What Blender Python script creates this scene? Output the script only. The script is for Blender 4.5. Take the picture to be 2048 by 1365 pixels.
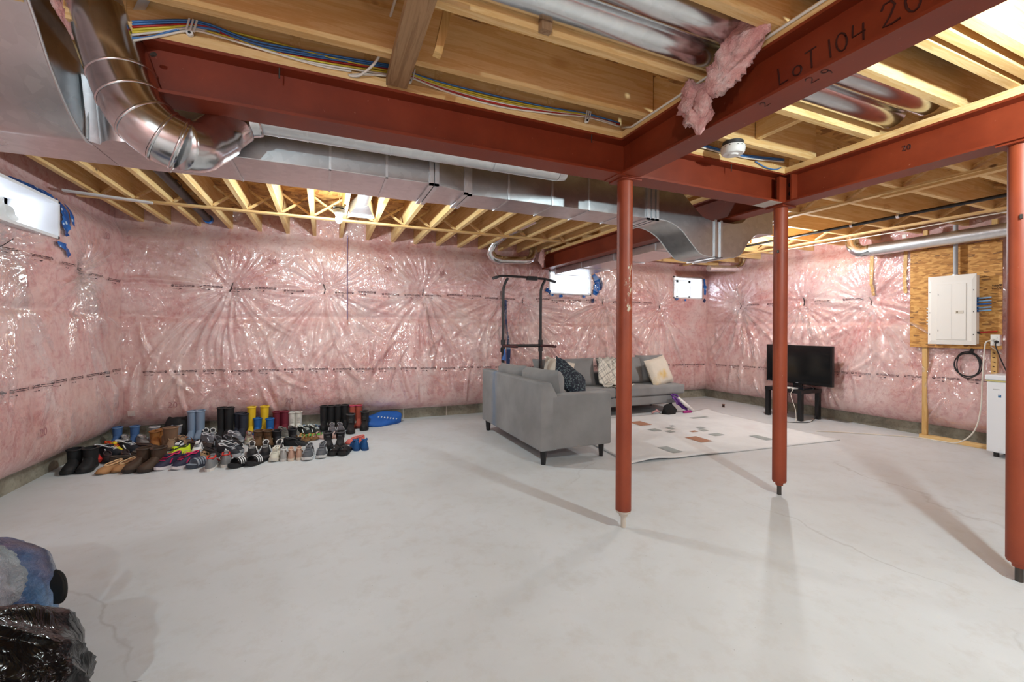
import bpy, bmesh, math, random
import numpy as np
from mathutils import Matrix, Vector
for o in list(bpy.data.objects): bpy.data.objects.remove(o)
scene = bpy.context.scene
C = scene.collection
random.seed(7)
PI = math.pi

# ---------------------------------------------------------------- camera
H = 1.17
YAW, ROLL, FPX = 0.4043, 0.0055, 873.8
cd = bpy.data.cameras.new('camera'); cam = bpy.data.objects.new('camera', cd); C.objects.link(cam)
cd.sensor_fit = 'HORIZONTAL'; cd.sensor_width = 36.0; cd.lens = FPX / 2048 * 36.0
cd.shift_y = -(682.5 - 660.64) / 2048; cd.clip_start = 0.02; cd.clip_end = 200
_f = Vector((math.sin(YAW), math.cos(YAW), 0)); _r = Vector((math.cos(YAW), -math.sin(YAW), 0)); _u = Vector((0, 0, 1))
_r2 = _r * math.cos(ROLL) + _u * math.sin(ROLL); _u2 = _u * math.cos(ROLL) - _r * math.sin(ROLL)
M = Matrix.Identity(4)
for i in range(3): M[i][0] = _r2[i]; M[i][1] = _u2[i]; M[i][2] = -_f[i]
M.translation = (0, 0, H); cam.matrix_world = M
scene.camera = cam

# ---------------------------------------------------------------- world, exposure
w = bpy.data.worlds.new('sky'); scene.world = w; w.use_nodes = True
bg = w.node_tree.nodes['Background']; bg.inputs[0].default_value = (0.86, 0.92, 1.0, 1); bg.inputs[1].default_value = 8.0
vs = scene.view_settings
vs.view_transform = 'Standard'; vs.look = 'None'; vs.exposure = 1.0; vs.gamma = 1.0; vs.use_curve_mapping = False
BULBS = [  # place, power, colour (daylight-white lamps)
    ((0.111, 4.28, 2.165), 40, (0.80, 0.95, 1.0)),
    ((5.0, 3.57, 2.15), 42, (0.92, 0.97, 1.0)),
    ((2.27, 0.29, 2.17), 58, (0.80, 0.97, 1.0)),
    ((-0.9, -1.5, 2.17), 72, (0.74, 0.94, 1.0)),  # unseen bulb added behind the camera as fill light
    ((4.6, -1.3, 2.17), 16, (0.76, 0.95, 1.0)),  # second added fill bulb, out of view at the rear right
]

# ---------------------------------------------------------------- materials
def srgb(r, g, b):
    def c(v):
        v /= 255.0
        return v / 12.92 if v <= 0.04045 else ((v + 0.055) / 1.055) ** 2.4
    return (c(r), c(g), c(b), 1.0)
MATS = {}
def mat(name, col, rough=0.6, metal=0.0, **kw):
    if name in MATS: return MATS[name]
    m = bpy.data.materials.new(name); m.use_nodes = True; b = m.node_tree.nodes['Principled BSDF']
    b.inputs['Base Color'].default_value = col; b.inputs['Roughness'].default_value = rough; b.inputs['Metallic'].default_value = metal
    for k, v in kw.items(): b.inputs[k.replace('_', ' ')].default_value = v
    MATS[name] = m
    return m
class NT:
    def __init__(s, m): s.t = m.node_tree; s.b = s.t.nodes['Principled BSDF']
    def n(s, typ, **kw):
        nd = s.t.nodes.new(typ)
        for k, v in kw.items():
            if k.startswith('_'): setattr(nd, k[1:], v)
            else: nd.inputs[k].default_value = v
        return nd
    def l(s, a, b): s.t.links.new(a, b)
    def coord(s, scale=(1, 1, 1), kind='Object', rot=(0, 0, 0), loc=(0, 0, 0)):
        tc = s.n('ShaderNodeTexCoord'); mp = s.n('ShaderNodeMapping')
        mp.inputs['Scale'].default_value = scale; mp.inputs['Rotation'].default_value = rot; mp.inputs['Location'].default_value = loc
        s.l(tc.outputs[kind], mp.inputs['Vector']); return mp.outputs['Vector']
    def noise(s, vec, scale, detail=4, rough=0.5, dist=0.0):
        nd = s.n('ShaderNodeTexNoise'); nd.inputs['Scale'].default_value = scale; nd.inputs['Detail'].default_value = detail
        nd.inputs['Roughness'].default_value = rough; nd.inputs['Distortion'].default_value = dist
        s.l(vec, nd.inputs['Vector']); return nd.outputs['Fac']
    def vor(s, vec, scale, feature='F1', out='Distance', rnd=1.0):
        nd = s.n('ShaderNodeTexVoronoi'); nd.feature = feature; nd.inputs['Scale'].default_value = scale; nd.inputs['Randomness'].default_value = rnd
        s.l(vec, nd.inputs['Vector']); return nd.outputs[out]
    def ramp(s, fac, stops, interp='LINEAR'):
        nd = s.n('ShaderNodeValToRGB'); e = nd.color_ramp.elements; nd.color_ramp.interpolation = interp
        while len(e) < len(stops): e.new(0.5)
        for i, (p, c) in enumerate(stops):
            e[i].position = p; e[i].color = c if len(c) == 4 else (*c, 1)
        s.l(fac, nd.inputs['Fac']); return nd.outputs['Color']
    def mix(s, fac, a, b, mode='MIX'):
        nd = s.n('ShaderNodeMix'); nd.data_type = 'RGBA'; nd.blend_type = mode
        for v, i in ((fac, 0), (a, 6), (b, 7)):
            if hasattr(v, 'is_linked') or hasattr(v, 'links'): s.l(v, nd.inputs[i])
            else: nd.inputs[i].default_value = v
        return nd.outputs[2]
    def bump(s, h, strength=0.3, dist=0.01):
        nd = s.n('ShaderNodeBump'); nd.inputs['Strength'].default_value = strength; nd.inputs['Distance'].default_value = dist
        s.l(h, nd.inputs['Height']); s.l(nd.outputs['Normal'], s.b.inputs['Normal'])
    def col(s, c): s.l(c, s.b.inputs['Base Color'])
    def rgh(s, fac, lo, hi):
        nd = s.n('ShaderNodeMapRange'); nd.inputs['To Min'].default_value = lo; nd.inputs['To Max'].default_value = hi
        s.l(fac, nd.inputs['Value']); s.l(nd.outputs['Result'], s.b.inputs['Roughness'])
G = lambda v: (v, v, v, 1)

def wood_mat(name, axis, light, dark, knot=True, seed=0.0):
    m = mat(name, light, 0.62); t = NT(m)
    sc = [16, 16, 16]; sc['xyz'.index(axis)] = 1.1
    oi = t.n('ShaderNodeObjectInfo'); rm = t.n('ShaderNodeMath', _operation='MULTIPLY'); t.l(oi.outputs['Random'], rm.inputs[0]); rm.inputs[1].default_value = 37.0
    def rc(sca):
        va = t.n('ShaderNodeVectorMath', _operation='ADD'); t.l(t.coord(sca), va.inputs[0]); t.l(rm.outputs[0], va.inputs[1]); return va.outputs[0]
    n1 = t.noise(rc(tuple(sc)), 1.6, 6, 0.65, 0.6)
    n2 = t.noise(rc(tuple(a * 4 if a > 5 else a for a in sc)), 2.0, 3)
    c = t.ramp(n1, [(0.28, dark), (0.46, light), (0.54, dark), (0.74, light)])
    c = t.mix(0.25, c, t.ramp(n2, [(0.3, dark), (0.7, light)]))
    if knot:
        ks = {'x': (2.6, 0, 4.6), 'y': (0, 2.6, 4.6), 'z': (4.6, 4.6, 2.6)}[axis]
        d = t.vor(rc(ks), 1.0)
        c = t.mix(t.ramp(d, [(0.05, G(0)), (0.12, G(0.35)), (0.20, G(0))]), c, srgb(176, 118, 58))
        c = t.mix(t.ramp(d, [(0.035, G(0.9)), (0.075, G(0))]), c, srgb(92, 54, 24))
    # per-board tint
    c = t.mix(t.ramp(oi.outputs['Random'], [(0, G(0.0)), (1, G(0.22))]), c, srgb(186, 142, 86), 'MULTIPLY')
    t.col(c); t.bump(n1, 0.15, 0.004); return m
WL, WD = srgb(240, 208, 152), srgb(222, 176, 110)
wood_x = wood_mat('spruce_grain_x', 'x', WL, WD)
wood_y = wood_mat('spruce_grain_y', 'y', WL, WD)
wood_z = wood_mat('spruce_grain_z', 'z', srgb(226, 190, 128), srgb(205, 160, 95))
wood_old = wood_mat('weathered_pine', 'y', srgb(176, 142, 104), srgb(140, 106, 72))
wood_old_z = wood_mat('weathered_pine_z', 'z', srgb(176, 146, 112), srgb(140, 108, 76))

def osb_mat():
    m = mat('osb_flakes', srgb(190, 140, 75), 0.75); t = NT(m)
    v = t.coord((9, 26, 26)); v2 = t.coord((26, 9, 26), rot=(0, 0, 0.6))
    nd = t.vor(v, 1.3, out='Color'); nd2 = t.vor(v2, 1.1, out='Color'); n = t.noise(t.coord((1, 1, 1)), 5, 4)
    a = t.n('ShaderNodeSeparateColor'); t.l(nd, a.inputs[0]); b = t.n('ShaderNodeSeparateColor'); t.l(nd2, b.inputs[0])
    c1 = t.ramp(a.outputs[0], [(0, srgb(222, 176, 104)), (0.5, srgb(196, 142, 72)), (0.85, srgb(160, 106, 50)), (1, srgb(110, 72, 40))])
    c2 = t.ramp(b.outputs[0], [(0, srgb(216, 168, 100)), (0.6, srgb(186, 132, 68)), (1, srgb(140, 92, 46))])
    c = t.mix(t.ramp(n, [(0.42, G(0)), (0.58, G(1))]), c1, c2); t.col(c)
    t.bump(b.outputs[1], 0.2, 0.003); return m
osb = osb_mat()
def osb_wall_mat():
    m = mat('osb_board_flakes', srgb(205, 155, 85), 0.7); t = NT(m)
    v = t.mix(0.4, t.coord((20, 14, 44), rot=(0.2, 0, 0)), t.n('ShaderNodeTexNoise').outputs['Color'], 'ADD'); nd = t.vor(v, 1.6, out='Color'); a = t.n('ShaderNodeSeparateColor'); t.l(nd, a.inputs[0])
    n = t.noise(t.coord((6, 6, 22)), 3.0, 4, 0.6)
    c = t.ramp(a.outputs[0], [(0, srgb(222, 170, 98)), (0.5, srgb(200, 144, 76)), (0.88, srgb(176, 120, 58)), (0.98, srgb(132, 92, 54))])
    t.col(t.mix(t.ramp(n, [(0.5, G(0)), (0.8, G(0.55))]), c, srgb(164, 112, 52))); return m
osb_wall = osb_wall_mat()

def steel_red():
    m = mat('red_oxide_primer', srgb(128, 46, 30), 0.48); t = NT(m)
    v = t.coord((1, 1, 1)); n = t.noise(v, 3.0, 5, 0.6); n2 = t.noise(t.coord((1, 1, 1)), 45, 3, 0.6)
    c = t.ramp(n, [(0.3, srgb(112, 38, 15)), (0.7, srgb(136, 52, 22))])
    c = t.mix(t.ramp(n2, [(0.70, G(0)), (0.78, G(0.5))]), c, srgb(186, 132, 108)); t.col(c); t.rgh(n, 0.36, 0.6); t.bump(n2, 0.08, 0.002); return m
red = steel_red()
def post_red():
    m = mat('red_primer_scuffed', srgb(150, 66, 44), 0.5); t = NT(m)
    n = t.noise(t.coord((1, 1, 0.6)), 4.0, 5, 0.6); n2 = t.noise(t.coord((30, 30, 14)), 2.2, 4, 0.7)
    c = t.ramp(n, [(0.3, srgb(128, 50, 24)), (0.7, srgb(152, 68, 36))])
    c = t.mix(t.ramp(n2, [(0.70, G(0)), (0.74, G(0.8))]), c, srgb(206, 190, 170)); t.col(c); t.bump(n2, 0.05, 0.002); return m
post_mat = post_red()
def post_worn():
    m = mat('red_primer_worn', srgb(150, 66, 44), 0.5); t = NT(m); n = t.noise(t.coord((1, 1, 0.6)), 4.0, 5, 0.6); n2 = t.noise(t.coord((34, 34, 12)), 1.6, 5, 0.75)
    tc = t.n('ShaderNodeTexCoord'); sx = t.n('ShaderNodeSeparateXYZ'); t.l(tc.outputs['Object'], sx.inputs[0])
    g = t.ramp(sx.outputs[2], [(0.0, G(0)), (0.10, G(0)), (0.22, G(1)), (0.48, G(1)), (0.60, G(0))]); yy = t.n('ShaderNodeMath', _operation='MULTIPLY'); t.l(sx.outputs[1], yy.inputs[0]); yy.inputs[1].default_value = -22.0
    a = t.n('ShaderNodeMath', _operation='MULTIPLY', _use_clamp=True); t.l(yy.outputs[0], a.inputs[0]); sc = t.n('ShaderNodeSeparateColor'); t.l(g, sc.inputs[0]); t.l(sc.outputs[0], a.inputs[1])
    s = t.n('ShaderNodeMath', _operation='MULTIPLY'); t.l(a.outputs[0], s.inputs[0]); t.l(n2, s.inputs[1])
    c = t.ramp(n, [(0.3, srgb(128, 50, 24)), (0.7, srgb(152, 68, 36))]); t.col(t.mix(t.ramp(s.outputs[0], [(0.50, G(0)), (0.56, G(0.9))]), c, srgb(196, 190, 168))); return m
post_w = post_worn()

def galv(name='galvanised_sheet', base=(0.62, 0.64, 0.66, 1), lo=0.22, hi=0.38):
    m = mat(name, base, 0.3, 1.0); t = NT(m)
    v = t.coord((1, 1, 1)); s = t.vor(v, 28, out='Color'); a = t.n('ShaderNodeSeparateColor'); t.l(s, a.inputs[0])
    n = t.noise(t.coord((1.5, 1.5, 1.5)), 1.6, 3)
    c = t.mix(0.22, base, t.ramp(a.outputs[0], [(0, G(0.45)), (1, G(0.8))])); t.col(c); t.rgh(n, lo, hi)
    t.bump(n, 0.10, 0.02); return m
metal = galv()
metal_r = galv('round_duct_sheet', (0.70, 0.72, 0.74, 1), 0.12, 0.26)
metal_l = galv('dull_zinc_sheet', (0.74, 0.76, 0.78, 1), 0.34, 0.48)
foil = mat('foil_tape', (0.78, 0.79, 0.80, 1), 0.28, 1.0)

def pink_mat():
    m = mat('pink_batt_under_poly', srgb(224, 176, 172), 0.55); t = NT(m)
    v = t.coord((1, 1, 1)); n = t.noise(v, 2.2, 6, 0.65, 0.7); n2 = t.noise(v, 14, 6, 0.7, 0.6); n3 = t.noise(v, 55, 4, 0.6); n4 = t.noise(t.coord((1, 1, 1), loc=(5, 3, 1)), 1.1, 2)
    c = t.ramp(n, [(0.32, srgb(204, 130, 126)), (0.50, srgb(221, 166, 161)), (0.68, srgb(234, 206, 201))])
    c = t.mix(t.ramp(n2, [(0.40, G(0)), (0.72, G(0.6))]), c, srgb(236, 206, 201)); c = t.mix(t.ramp(n2, [(0.27, G(0.75)), (0.49, G(0))]), c, srgb(186, 108, 106))
    c = t.mix(t.ramp(n4, [(0.52, G(0)), (0.7, G(0.35))]), c, srgb(222, 196, 182))
    t.col(c); t.b.inputs['Coat Weight'].default_value = 0.25; t.b.inputs['Coat Roughness'].default_value = 0.25
    t.bump(n3, 0.3, 0.006); return m
def poly_mat():
    m = mat('clear_polyethylene', (1, 1, 1, 1), 0.1); t = NT(m); tr = t.n('ShaderNodeBsdfTransparent'); gl = t.n('ShaderNodeBsdfGlossy'); df = t.n('ShaderNodeBsdfDiffuse'); gl.inputs['Roughness'].default_value = 0.10; gl.inputs['Color'].default_value = (1, 1, 1, 1); df.inputs[0].default_value = (0.92, 0.88, 0.88, 1); tr.inputs[0].default_value = (1, 0.985, 0.985, 1)
    cb = t.n('ShaderNodeBump'); cb.inputs['Strength'].default_value = 0.45; cb.inputs['Distance'].default_value = 0.007
    r1 = t.ramp(t.noise(t.coord((1, 1, 0.5)), 6, 3, 0.5, 1.0), [(0.42, G(0)), (0.5, G(1)), (0.58, G(0))]); r2 = t.ramp(t.noise(t.coord((1, 1, 0.7), loc=(7, 1, 3)), 15, 3, 0.5, 0.8), [(0.43, G(0)), (0.5, G(0.6)), (0.57, G(0))])
    t.l(t.mix(1.0, r1, r2, 'ADD'), cb.inputs['Height']); t.l(cb.outputs['Normal'], gl.inputs['Normal'])
    m1 = t.n('ShaderNodeMixShader'); m1.inputs[0].default_value = 0.17; t.l(tr.outputs[0], m1.inputs[1]); t.l(gl.outputs[0], m1.inputs[2])
    m2 = t.n('ShaderNodeMixShader'); n = t.noise(t.coord((1, 1, 1)), 1.5, 3); mr = t.n('ShaderNodeMapRange'); mr.inputs['From Min'].default_value = 0.35; mr.inputs['From Max'].default_value = 0.7; mr.inputs['To Min'].default_value = 0.03; mr.inputs['To Max'].default_value = 0.16; t.l(n, mr.inputs['Value']); t.l(mr.outputs['Result'], m2.inputs[0]); t.l(m1.outputs[0], m2.inputs[1]); t.l(df.outputs[0], m2.inputs[2])
    t.l(m2.outputs[0], t.t.nodes['Material Output'].inputs[0]); return m
poly = poly_mat()
pink = pink_mat()
def tuft_mat():
    m = mat('pink_fibreglass', srgb(226, 172, 168), 0.95); t = NT(m); v = t.coord((1, 1, 1)); n = t.noise(v, 11, 6, 0.7, 0.5); n2 = t.noise(v, 70, 4, 0.7)
    c = t.ramp(n, [(0.3, srgb(200, 128, 124)), (0.5, srgb(226, 172, 166)), (0.7, srgb(240, 214, 208))]); n5 = t.noise(t.coord((1, 1, 1), loc=(2, 8, 1)), 6, 2)
    t.col(t.mix(t.ramp(n5, [(0.66, G(0)), (0.74, G(0.7))]), c, srgb(196, 112, 44))); t.bump(n2, 0.9, 0.012); return m
tuft = tuft_mat()

def floor_mat():
    m = mat('concrete_slab', srgb(206, 203, 199), 0.55); t = NT(m); v = t.coord((1, 1, 1)); n = t.noise(v, 0.9, 6, 0.62, 0.4); n2 = t.noise(v, 9, 6, 0.7); n3 = t.noise(t.coord((1, 4, 1), rot=(0, 0, 0.5)), 22, 4, 0.7)
    c = t.ramp(n, [(0.3, srgb(199, 201, 203)), (0.5, srgb(208, 211, 214)), (0.72, srgb(216, 220, 225))])
    c = t.mix(t.ramp(n2, [(0.3, G(0.35)), (0.5, G(0))]), c, srgb(186, 182, 177))
    nw = t.n('ShaderNodeTexNoise'); nw.inputs['Scale'].default_value = 1.7; nw.inputs['Detail'].default_value = 5; t.l(v, nw.inputs['Vector'])
    cr = t.vor(t.mix(0.22, v, nw.outputs['Color'], 'LINEAR_LIGHT'), 0.40, 'DISTANCE_TO_EDGE'); cm = t.mix(t.ramp(t.noise(t.coord((1, 1, 1), loc=(3, 9, 0)), 0.8, 2), [(0.5, G(0)), (0.6, G(1))]), G(0), t.ramp(cr, [(0.0, G(0.35)), (0.0022, G(0))])); c = t.mix(cm, c, srgb(150, 146, 142))
    sp = t.vor(v, 16); c = t.mix(t.ramp(sp, [(0.02, G(0.5)), (0.045, G(0))]), c, srgb(120, 116, 112))
    t.col(c); t.rgh(n2, 0.42, 0.68); t.bump(n3, 0.12, 0.004); return m
floorm = floor_mat()
def conc_mat():
    m = mat('foundation_concrete', srgb(150, 143, 128), 0.85); t = NT(m); v = t.coord((1, 1, 1)); n = t.noise(v, 3.5, 6, 0.65, 0.5); n2 = t.noise(v, 40, 4, 0.6)
    c = t.ramp(n, [(0.3, srgb(112, 104, 90)), (0.55, srgb(152, 146, 130)), (0.75, srgb(176, 170, 154))]); t.col(t.mix(t.ramp(n2, [(0.3, G(0.4)), (0.5, G(0))]), c, srgb(86, 80, 72))); t.bump(n2, 0.4, 0.006); return m
conc = conc_mat()
def fabric(name, c1, c2, scale=60):
    m = mat(name, c1, 0.9); t = NT(m); v = t.coord((1, 1, 1)); n = t.noise(v, scale, 4, 0.7); n2 = t.noise(v, 4, 4)
    t.col(t.mix(t.ramp(n2, [(0.35, G(0)), (0.7, G(1))]), c1, c2)); t.bump(n, 0.3, 0.003); t.b.inputs['Sheen Weight'].default_value = 0.25; return m
sofa_f = fabric('grey_upholstery', srgb(126, 126, 127), srgb(140, 140, 141))
def sofa_stain():
    m = mat('grey_upholstery_chalked', srgb(130, 130, 131), 0.9); t = NT(m); v = t.coord((1, 1, 1)); n2 = t.noise(v, 4, 4); n = t.noise(v, 60, 4, 0.7)
    c = t.mix(t.ramp(n2, [(0.35, G(0)), (0.7, G(1))]), srgb(128, 128, 129), srgb(146, 146, 147))
    tc = t.n('ShaderNodeTexCoord'); sx = t.n('ShaderNodeSeparateXYZ'); t.l(tc.outputs['Object'], sx.inputs[0])
    d = t.n('ShaderNodeMath', _operation='SUBTRACT'); t.l(sx.outputs[1], d.inputs[0]); d.inputs[1].default_value = 0.37
    a = t.n('ShaderNodeMath', _operation='ABSOLUTE'); t.l(d.outputs[0], a.inputs[0]); nn = t.noise(t.coord((6, 16, 3.2)), 3, 6, 0.85)
    s = t.n('ShaderNodeMath', _operation='MULTIPLY'); t.l(a.outputs[0], s.inputs[0]); s.inputs[1].default_value = 3.4
    f = t.n('ShaderNodeMath', _operation='ADD'); t.l(s.outputs[0], f.inputs[0]); t.l(nn, f.inputs[1])
    t.col(t.mix(t.ramp(f.outputs[0], [(0.46, G(0.55)), (0.80, G(0))]), c, srgb(82, 116, 158))); t.bump(n, 0.3, 0.003); return m
sofa_b = sofa_stain()

black = mat('black_paint', srgb(26, 24, 25), 0.45); blackw = mat('black_wood_stain', srgb(24, 22, 24), 0.35); tower_m = mat('dark_powder_coat', srgb(38, 33, 35), 0.5)
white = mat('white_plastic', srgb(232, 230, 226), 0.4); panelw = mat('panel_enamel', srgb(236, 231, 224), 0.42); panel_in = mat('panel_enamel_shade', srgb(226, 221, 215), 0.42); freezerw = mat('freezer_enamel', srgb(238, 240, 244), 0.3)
grey_d = mat('dark_grey_plastic', srgb(60, 60, 62), 0.5); screen = mat('tv_glass', srgb(12, 12, 14), 0.12); tvb = mat('tv_bezel', srgb(16, 16, 18), 0.25)
abs_m = mat('black_drain_pipe', srgb(44, 44, 48), 0.45); ink = mat('black_ink', srgb(64, 40, 46), 0.7); marker = mat('marker_ink', srgb(58, 18, 10), 0.6)
steel = mat('bare_steel_rod', srgb(80, 76, 72), 0.5, 0.6); bolt_m = mat('dark_bolt', srgb(52, 24, 18), 0.5)
lath_white = mat('pale_lath', srgb(226, 224, 222), 0.7); mortar = mat('mortar_skim', srgb(196, 188, 176), 0.9)
def tape_mat():
    m = mat('blue_printed_tape', srgb(20, 92, 168), 0.35); t = NT(m); d = t.vor(t.coord((1, 1, 1)), 17, rnd=0.7); n = t.noise(t.coord((1, 1, 1)), 7, 3)
    c = t.ramp(n, [(0.35, srgb(12, 62, 128)), (0.65, srgb(22, 112, 196))]); t.col(t.mix(t.ramp(d, [(0.20, G(0.9)), (0.24, G(0))]), c, srgb(206, 220, 236))); return m
tape = tape_mat()
tape_d = mat('dark_blue_tape', srgb(18, 40, 84), 0.4)
def navy_tape():
    m = mat('navy_dotted_tape', srgb(20, 44, 84), 0.4); t = NT(m); d = t.vor(t.coord((1, 1, 1)), 14, rnd=0.5); t.col(t.mix(t.ramp(d, [(0.16, G(0.9)), (0.2, G(0))]), srgb(22, 50, 96), srgb(190, 204, 224))); return m
navy_t = navy_tape()
# ---------------------------------------------------------------- mesh helpers
WLOC = {}
def wl(o): return WLOC.get(o, Vector((0, 0, 0))) if o else Vector((0, 0, 0))
def tag(o, label=None, cat=None, group=None, kind=None):
    for k, v in (('label', label), ('category', cat), ('group', group), ('kind', kind)):
        if v: o[k] = v
    return o
def thing(name, loc, label, cat, group=None):
    o = bpy.data.objects.new(name, None); o.empty_display_size = 0.05; C.objects.link(o); o.location = loc; WLOC[o] = Vector(loc)
    return tag(o, label, cat, group)
class MB:
    def __init__(s): s.v = []; s.f = []
    def add(s, vs_, fs_):
        b = len(s.v); s.v.extend([tuple(p) for p in vs_]); s.f.extend([tuple(i + b for i in f) for f in fs_]); return s
    def box(s, x0, y0, z0, x1, y1, z1):
        return s.add([(x0, y0, z0), (x1, y0, z0), (x1, y1, z0), (x0, y1, z0), (x0, y0, z1), (x1, y0, z1), (x1, y1, z1), (x0, y1, z1)],
                     [(0, 3, 2, 1), (4, 5, 6, 7), (0, 1, 5, 4), (1, 2, 6, 5), (2, 3, 7, 6), (3, 0, 4, 7)])
    def bar(s, p, q, w_, h_, up=(0, 0, 1)):      # a straight bar w wide, h high between two points
        p, q = Vector(p), Vector(q); d = (q - p).normalized(); r = d.cross(Vector(up))
        if r.length < 1e-4: r = Vector((1, 0, 0))
        r.normalize(); u = r.cross(d)
        vs_ = []
        for c in (p, q):
            for a, b in ((-1, -1), (1, -1), (1, 1), (-1, 1)): vs_.append(c + r * (a * w_ / 2) + u * (b * h_ / 2))
        return s.add(vs_, [(0, 3, 2, 1), (4, 5, 6, 7), (0, 1, 5, 4), (1, 2, 6, 5), (2, 3, 7, 6), (3, 0, 4, 7)])
    def prism(s, poly, axis, a0, a1):            # 2-D outline extruded along an axis; poly in the two other axes, in order
        n = len(poly)
        def pt(p, a):
            return (a, p[0], p[1]) if axis == 'x' else ((p[0], a, p[1]) if axis == 'y' else (p[0], p[1], a))
        return s.add([pt(p, a0) for p in poly] + [pt(p, a1) for p in poly],
                     [tuple(range(n))[::-1], tuple(range(n, 2 * n))] + [(i, (i + 1) % n, n + (i + 1) % n, n + i) for i in range(n)])
    def loft(s, rings, closed=True, cap0=True, cap1=True):
        n = len(rings[0]); vs_ = [p for r in rings for p in r]; fs_ = []
        for k in range(len(rings) - 1):
            for i in range(n if closed else n - 1):
                j = (i + 1) % n; fs_.append((k * n + i, k * n + j, (k + 1) * n + j, (k + 1) * n + i))
        if cap0: fs_.append(tuple(range(n))[::-1])
        if cap1: fs_.append(tuple(range((len(rings) - 1) * n, len(rings) * n)))
        return s.add(vs_, fs_)
    def tube(s, pts, r, n=8, cap=True):
        pts = [Vector(p) for p in pts]; rs = r if isinstance(r, (list, tuple)) else [r] * len(pts); rings = []; ref = None
        for i, p in enumerate(pts):
            d = (pts[min(i + 1, len(pts) - 1)] - pts[max(i - 1, 0)]).normalized()
            if ref is None:
                ref = Vector((0, 0, 1)) if abs(d.z) < 0.9 else Vector((1, 0, 0))
                ref = (ref - d * ref.dot(d)).normalized()
            else:
                ref = ref - d * ref.dot(d)
                ref = ref.normalized() if ref.length > 1e-5 else Vector((1, 0, 0))
            b = d.cross(ref)
            rings.append([p + (ref * math.cos(2 * PI * k / n) + b * math.sin(2 * PI * k / n)) * rs[i] for k in range(n)])
        return s.loft(rings, True, cap, cap)
    def disc(s, c, nrm, r, n=20, th=0.004):
        nrm = Vector(nrm).normalized(); c = Vector(c); return s.tube([c - nrm * th / 2, c + nrm * th / 2], r, n)
    def build(s, name, m, parent=None, smooth=False, bevel=0, seg=2, kind=None, angle=35):
        me = bpy.data.meshes.new(name); a = np.array(s.v, dtype=float); c = (a.min(0) + a.max(0)) / 2
        me.from_pydata((a - c).tolist(), [], s.f); me.materials.append(m)
        if smooth: me.polygons.foreach_set('use_smooth', [True] * len(me.polygons))
        if smooth == 'auto':
            try: me.set_sharp_from_angle(angle=math.radians(angle))
            except Exception: pass
        o = bpy.data.objects.new(name, me); C.objects.link(o); o.location = Vector(c) - wl(parent); WLOC[o] = Vector(c)
        if parent: o.parent = parent
        if bevel:
            md = o.modifiers.new('soft_edge', 'BEVEL'); md.width = bevel; md.segments = seg; md.limit_method = 'ANGLE'; md.angle_limit = math.radians(40)
        if kind: o['kind'] = kind
        return o
def spline(pts, n=8):
    P = [np.array(p, float) for p in pts]; P = [2 * P[0] - P[1]] + P + [2 * P[-1] - P[-2]]; out = []
    for i in range(1, len(P) - 2):
        for k in range(n):
            t = k / n; out.append(tuple(0.5 * (2 * P[i] + (P[i + 1] - P[i - 1]) * t + (2 * P[i - 1] - 5 * P[i] + 4 * P[i + 1] - P[i + 2]) * t * t + (3 * P[i] - P[i - 1] - 3 * P[i + 1] + P[i + 2]) * t ** 3)))
    out.append(tuple(P[-2])); return out
def text_obj(name, s, size, origin, right, up, m, parent, ext=0.0008):
    cu = bpy.data.curves.new('lettering', 'FONT'); cu.body = s; cu.size = size; cu.extrude = ext; cu.resolution_u = 2
    t = bpy.data.objects.new('lettering', cu); C.objects.link(t); bpy.context.view_layer.update()
    me = bpy.data.meshes.new_from_object(t.evaluated_get(bpy.context.evaluated_depsgraph_get())); bpy.data.objects.remove(t); bpy.data.curves.remove(cu)
    r, u = Vector(right).normalized(), Vector(up).normalized(); nrm = r.cross(u); mb = MB()
    mb.add([Vector(origin) + r * v.co.x + u * v.co.y + nrm * v.co.z for v in me.vertices], [tuple(p.vertices) for p in me.polygons])
    bpy.data.meshes.remove(me); return mb.build(name, m, parent)
def marks(name, pts, right, up, size, m, parent, seed=0):
    # unreadable print: a run of short strokes at the given places
    r_ = random.Random(seed); mb = MB(); R_, U_ = Vector(right).normalized(), Vector(up).normalized()
    for p in pts:
        p = Vector(p); k = r_.uniform(.6, 1.0)
        mb.bar(p - U_ * size * .5 * k, p + U_ * size * .5 * k + R_ * size * .15, size * .22, size * .1, up=R_.cross(U_)); mb.bar(p - R_ * size * .1, p + R_ * size * .35 + U_ * size * r_.uniform(-.3, .4), size * .2, size * .1, up=R_.cross(U_))
    return mb.build(name, m, parent)
def copy_tree(o, parent=None):
    c = o.copy(); C.objects.link(c); c.parent = parent
    for ch in list(o.children): copy_tree(ch, c)
    return c
# value noise on arrays
def _h(i, j, s): return np.modf(np.abs(np.sin(i * 127.1 + j * 311.7 + s * 74.7) * 43758.5453))[0]
def vn(x, y, s=0):
    x, y = np.asarray(x, float), np.asarray(y, float); i, j = np.floor(x), np.floor(y); fx, fy = x - i, y - j; fx = fx * fx * (3 - 2 * fx); fy = fy * fy * (3 - 2 * fy)
    return (_h(i, j, s) * (1 - fx) + _h(i + 1, j, s) * fx) * (1 - fy) + (_h(i, j + 1, s) * (1 - fx) + _h(i + 1, j + 1, s) * fx) * fy
def fbm(x, y, s=0, o=4):
    t = 0; a = 0.5
    for k in range(o): t = t + a * vn(x * 2 ** k, y * 2 ** k, s + k); a *= 0.5
    return t
def sm(a, b, x):
    t = np.clip((x - a) / (b - a), 0, 1); return t * t * (3 - 2 * t)

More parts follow.
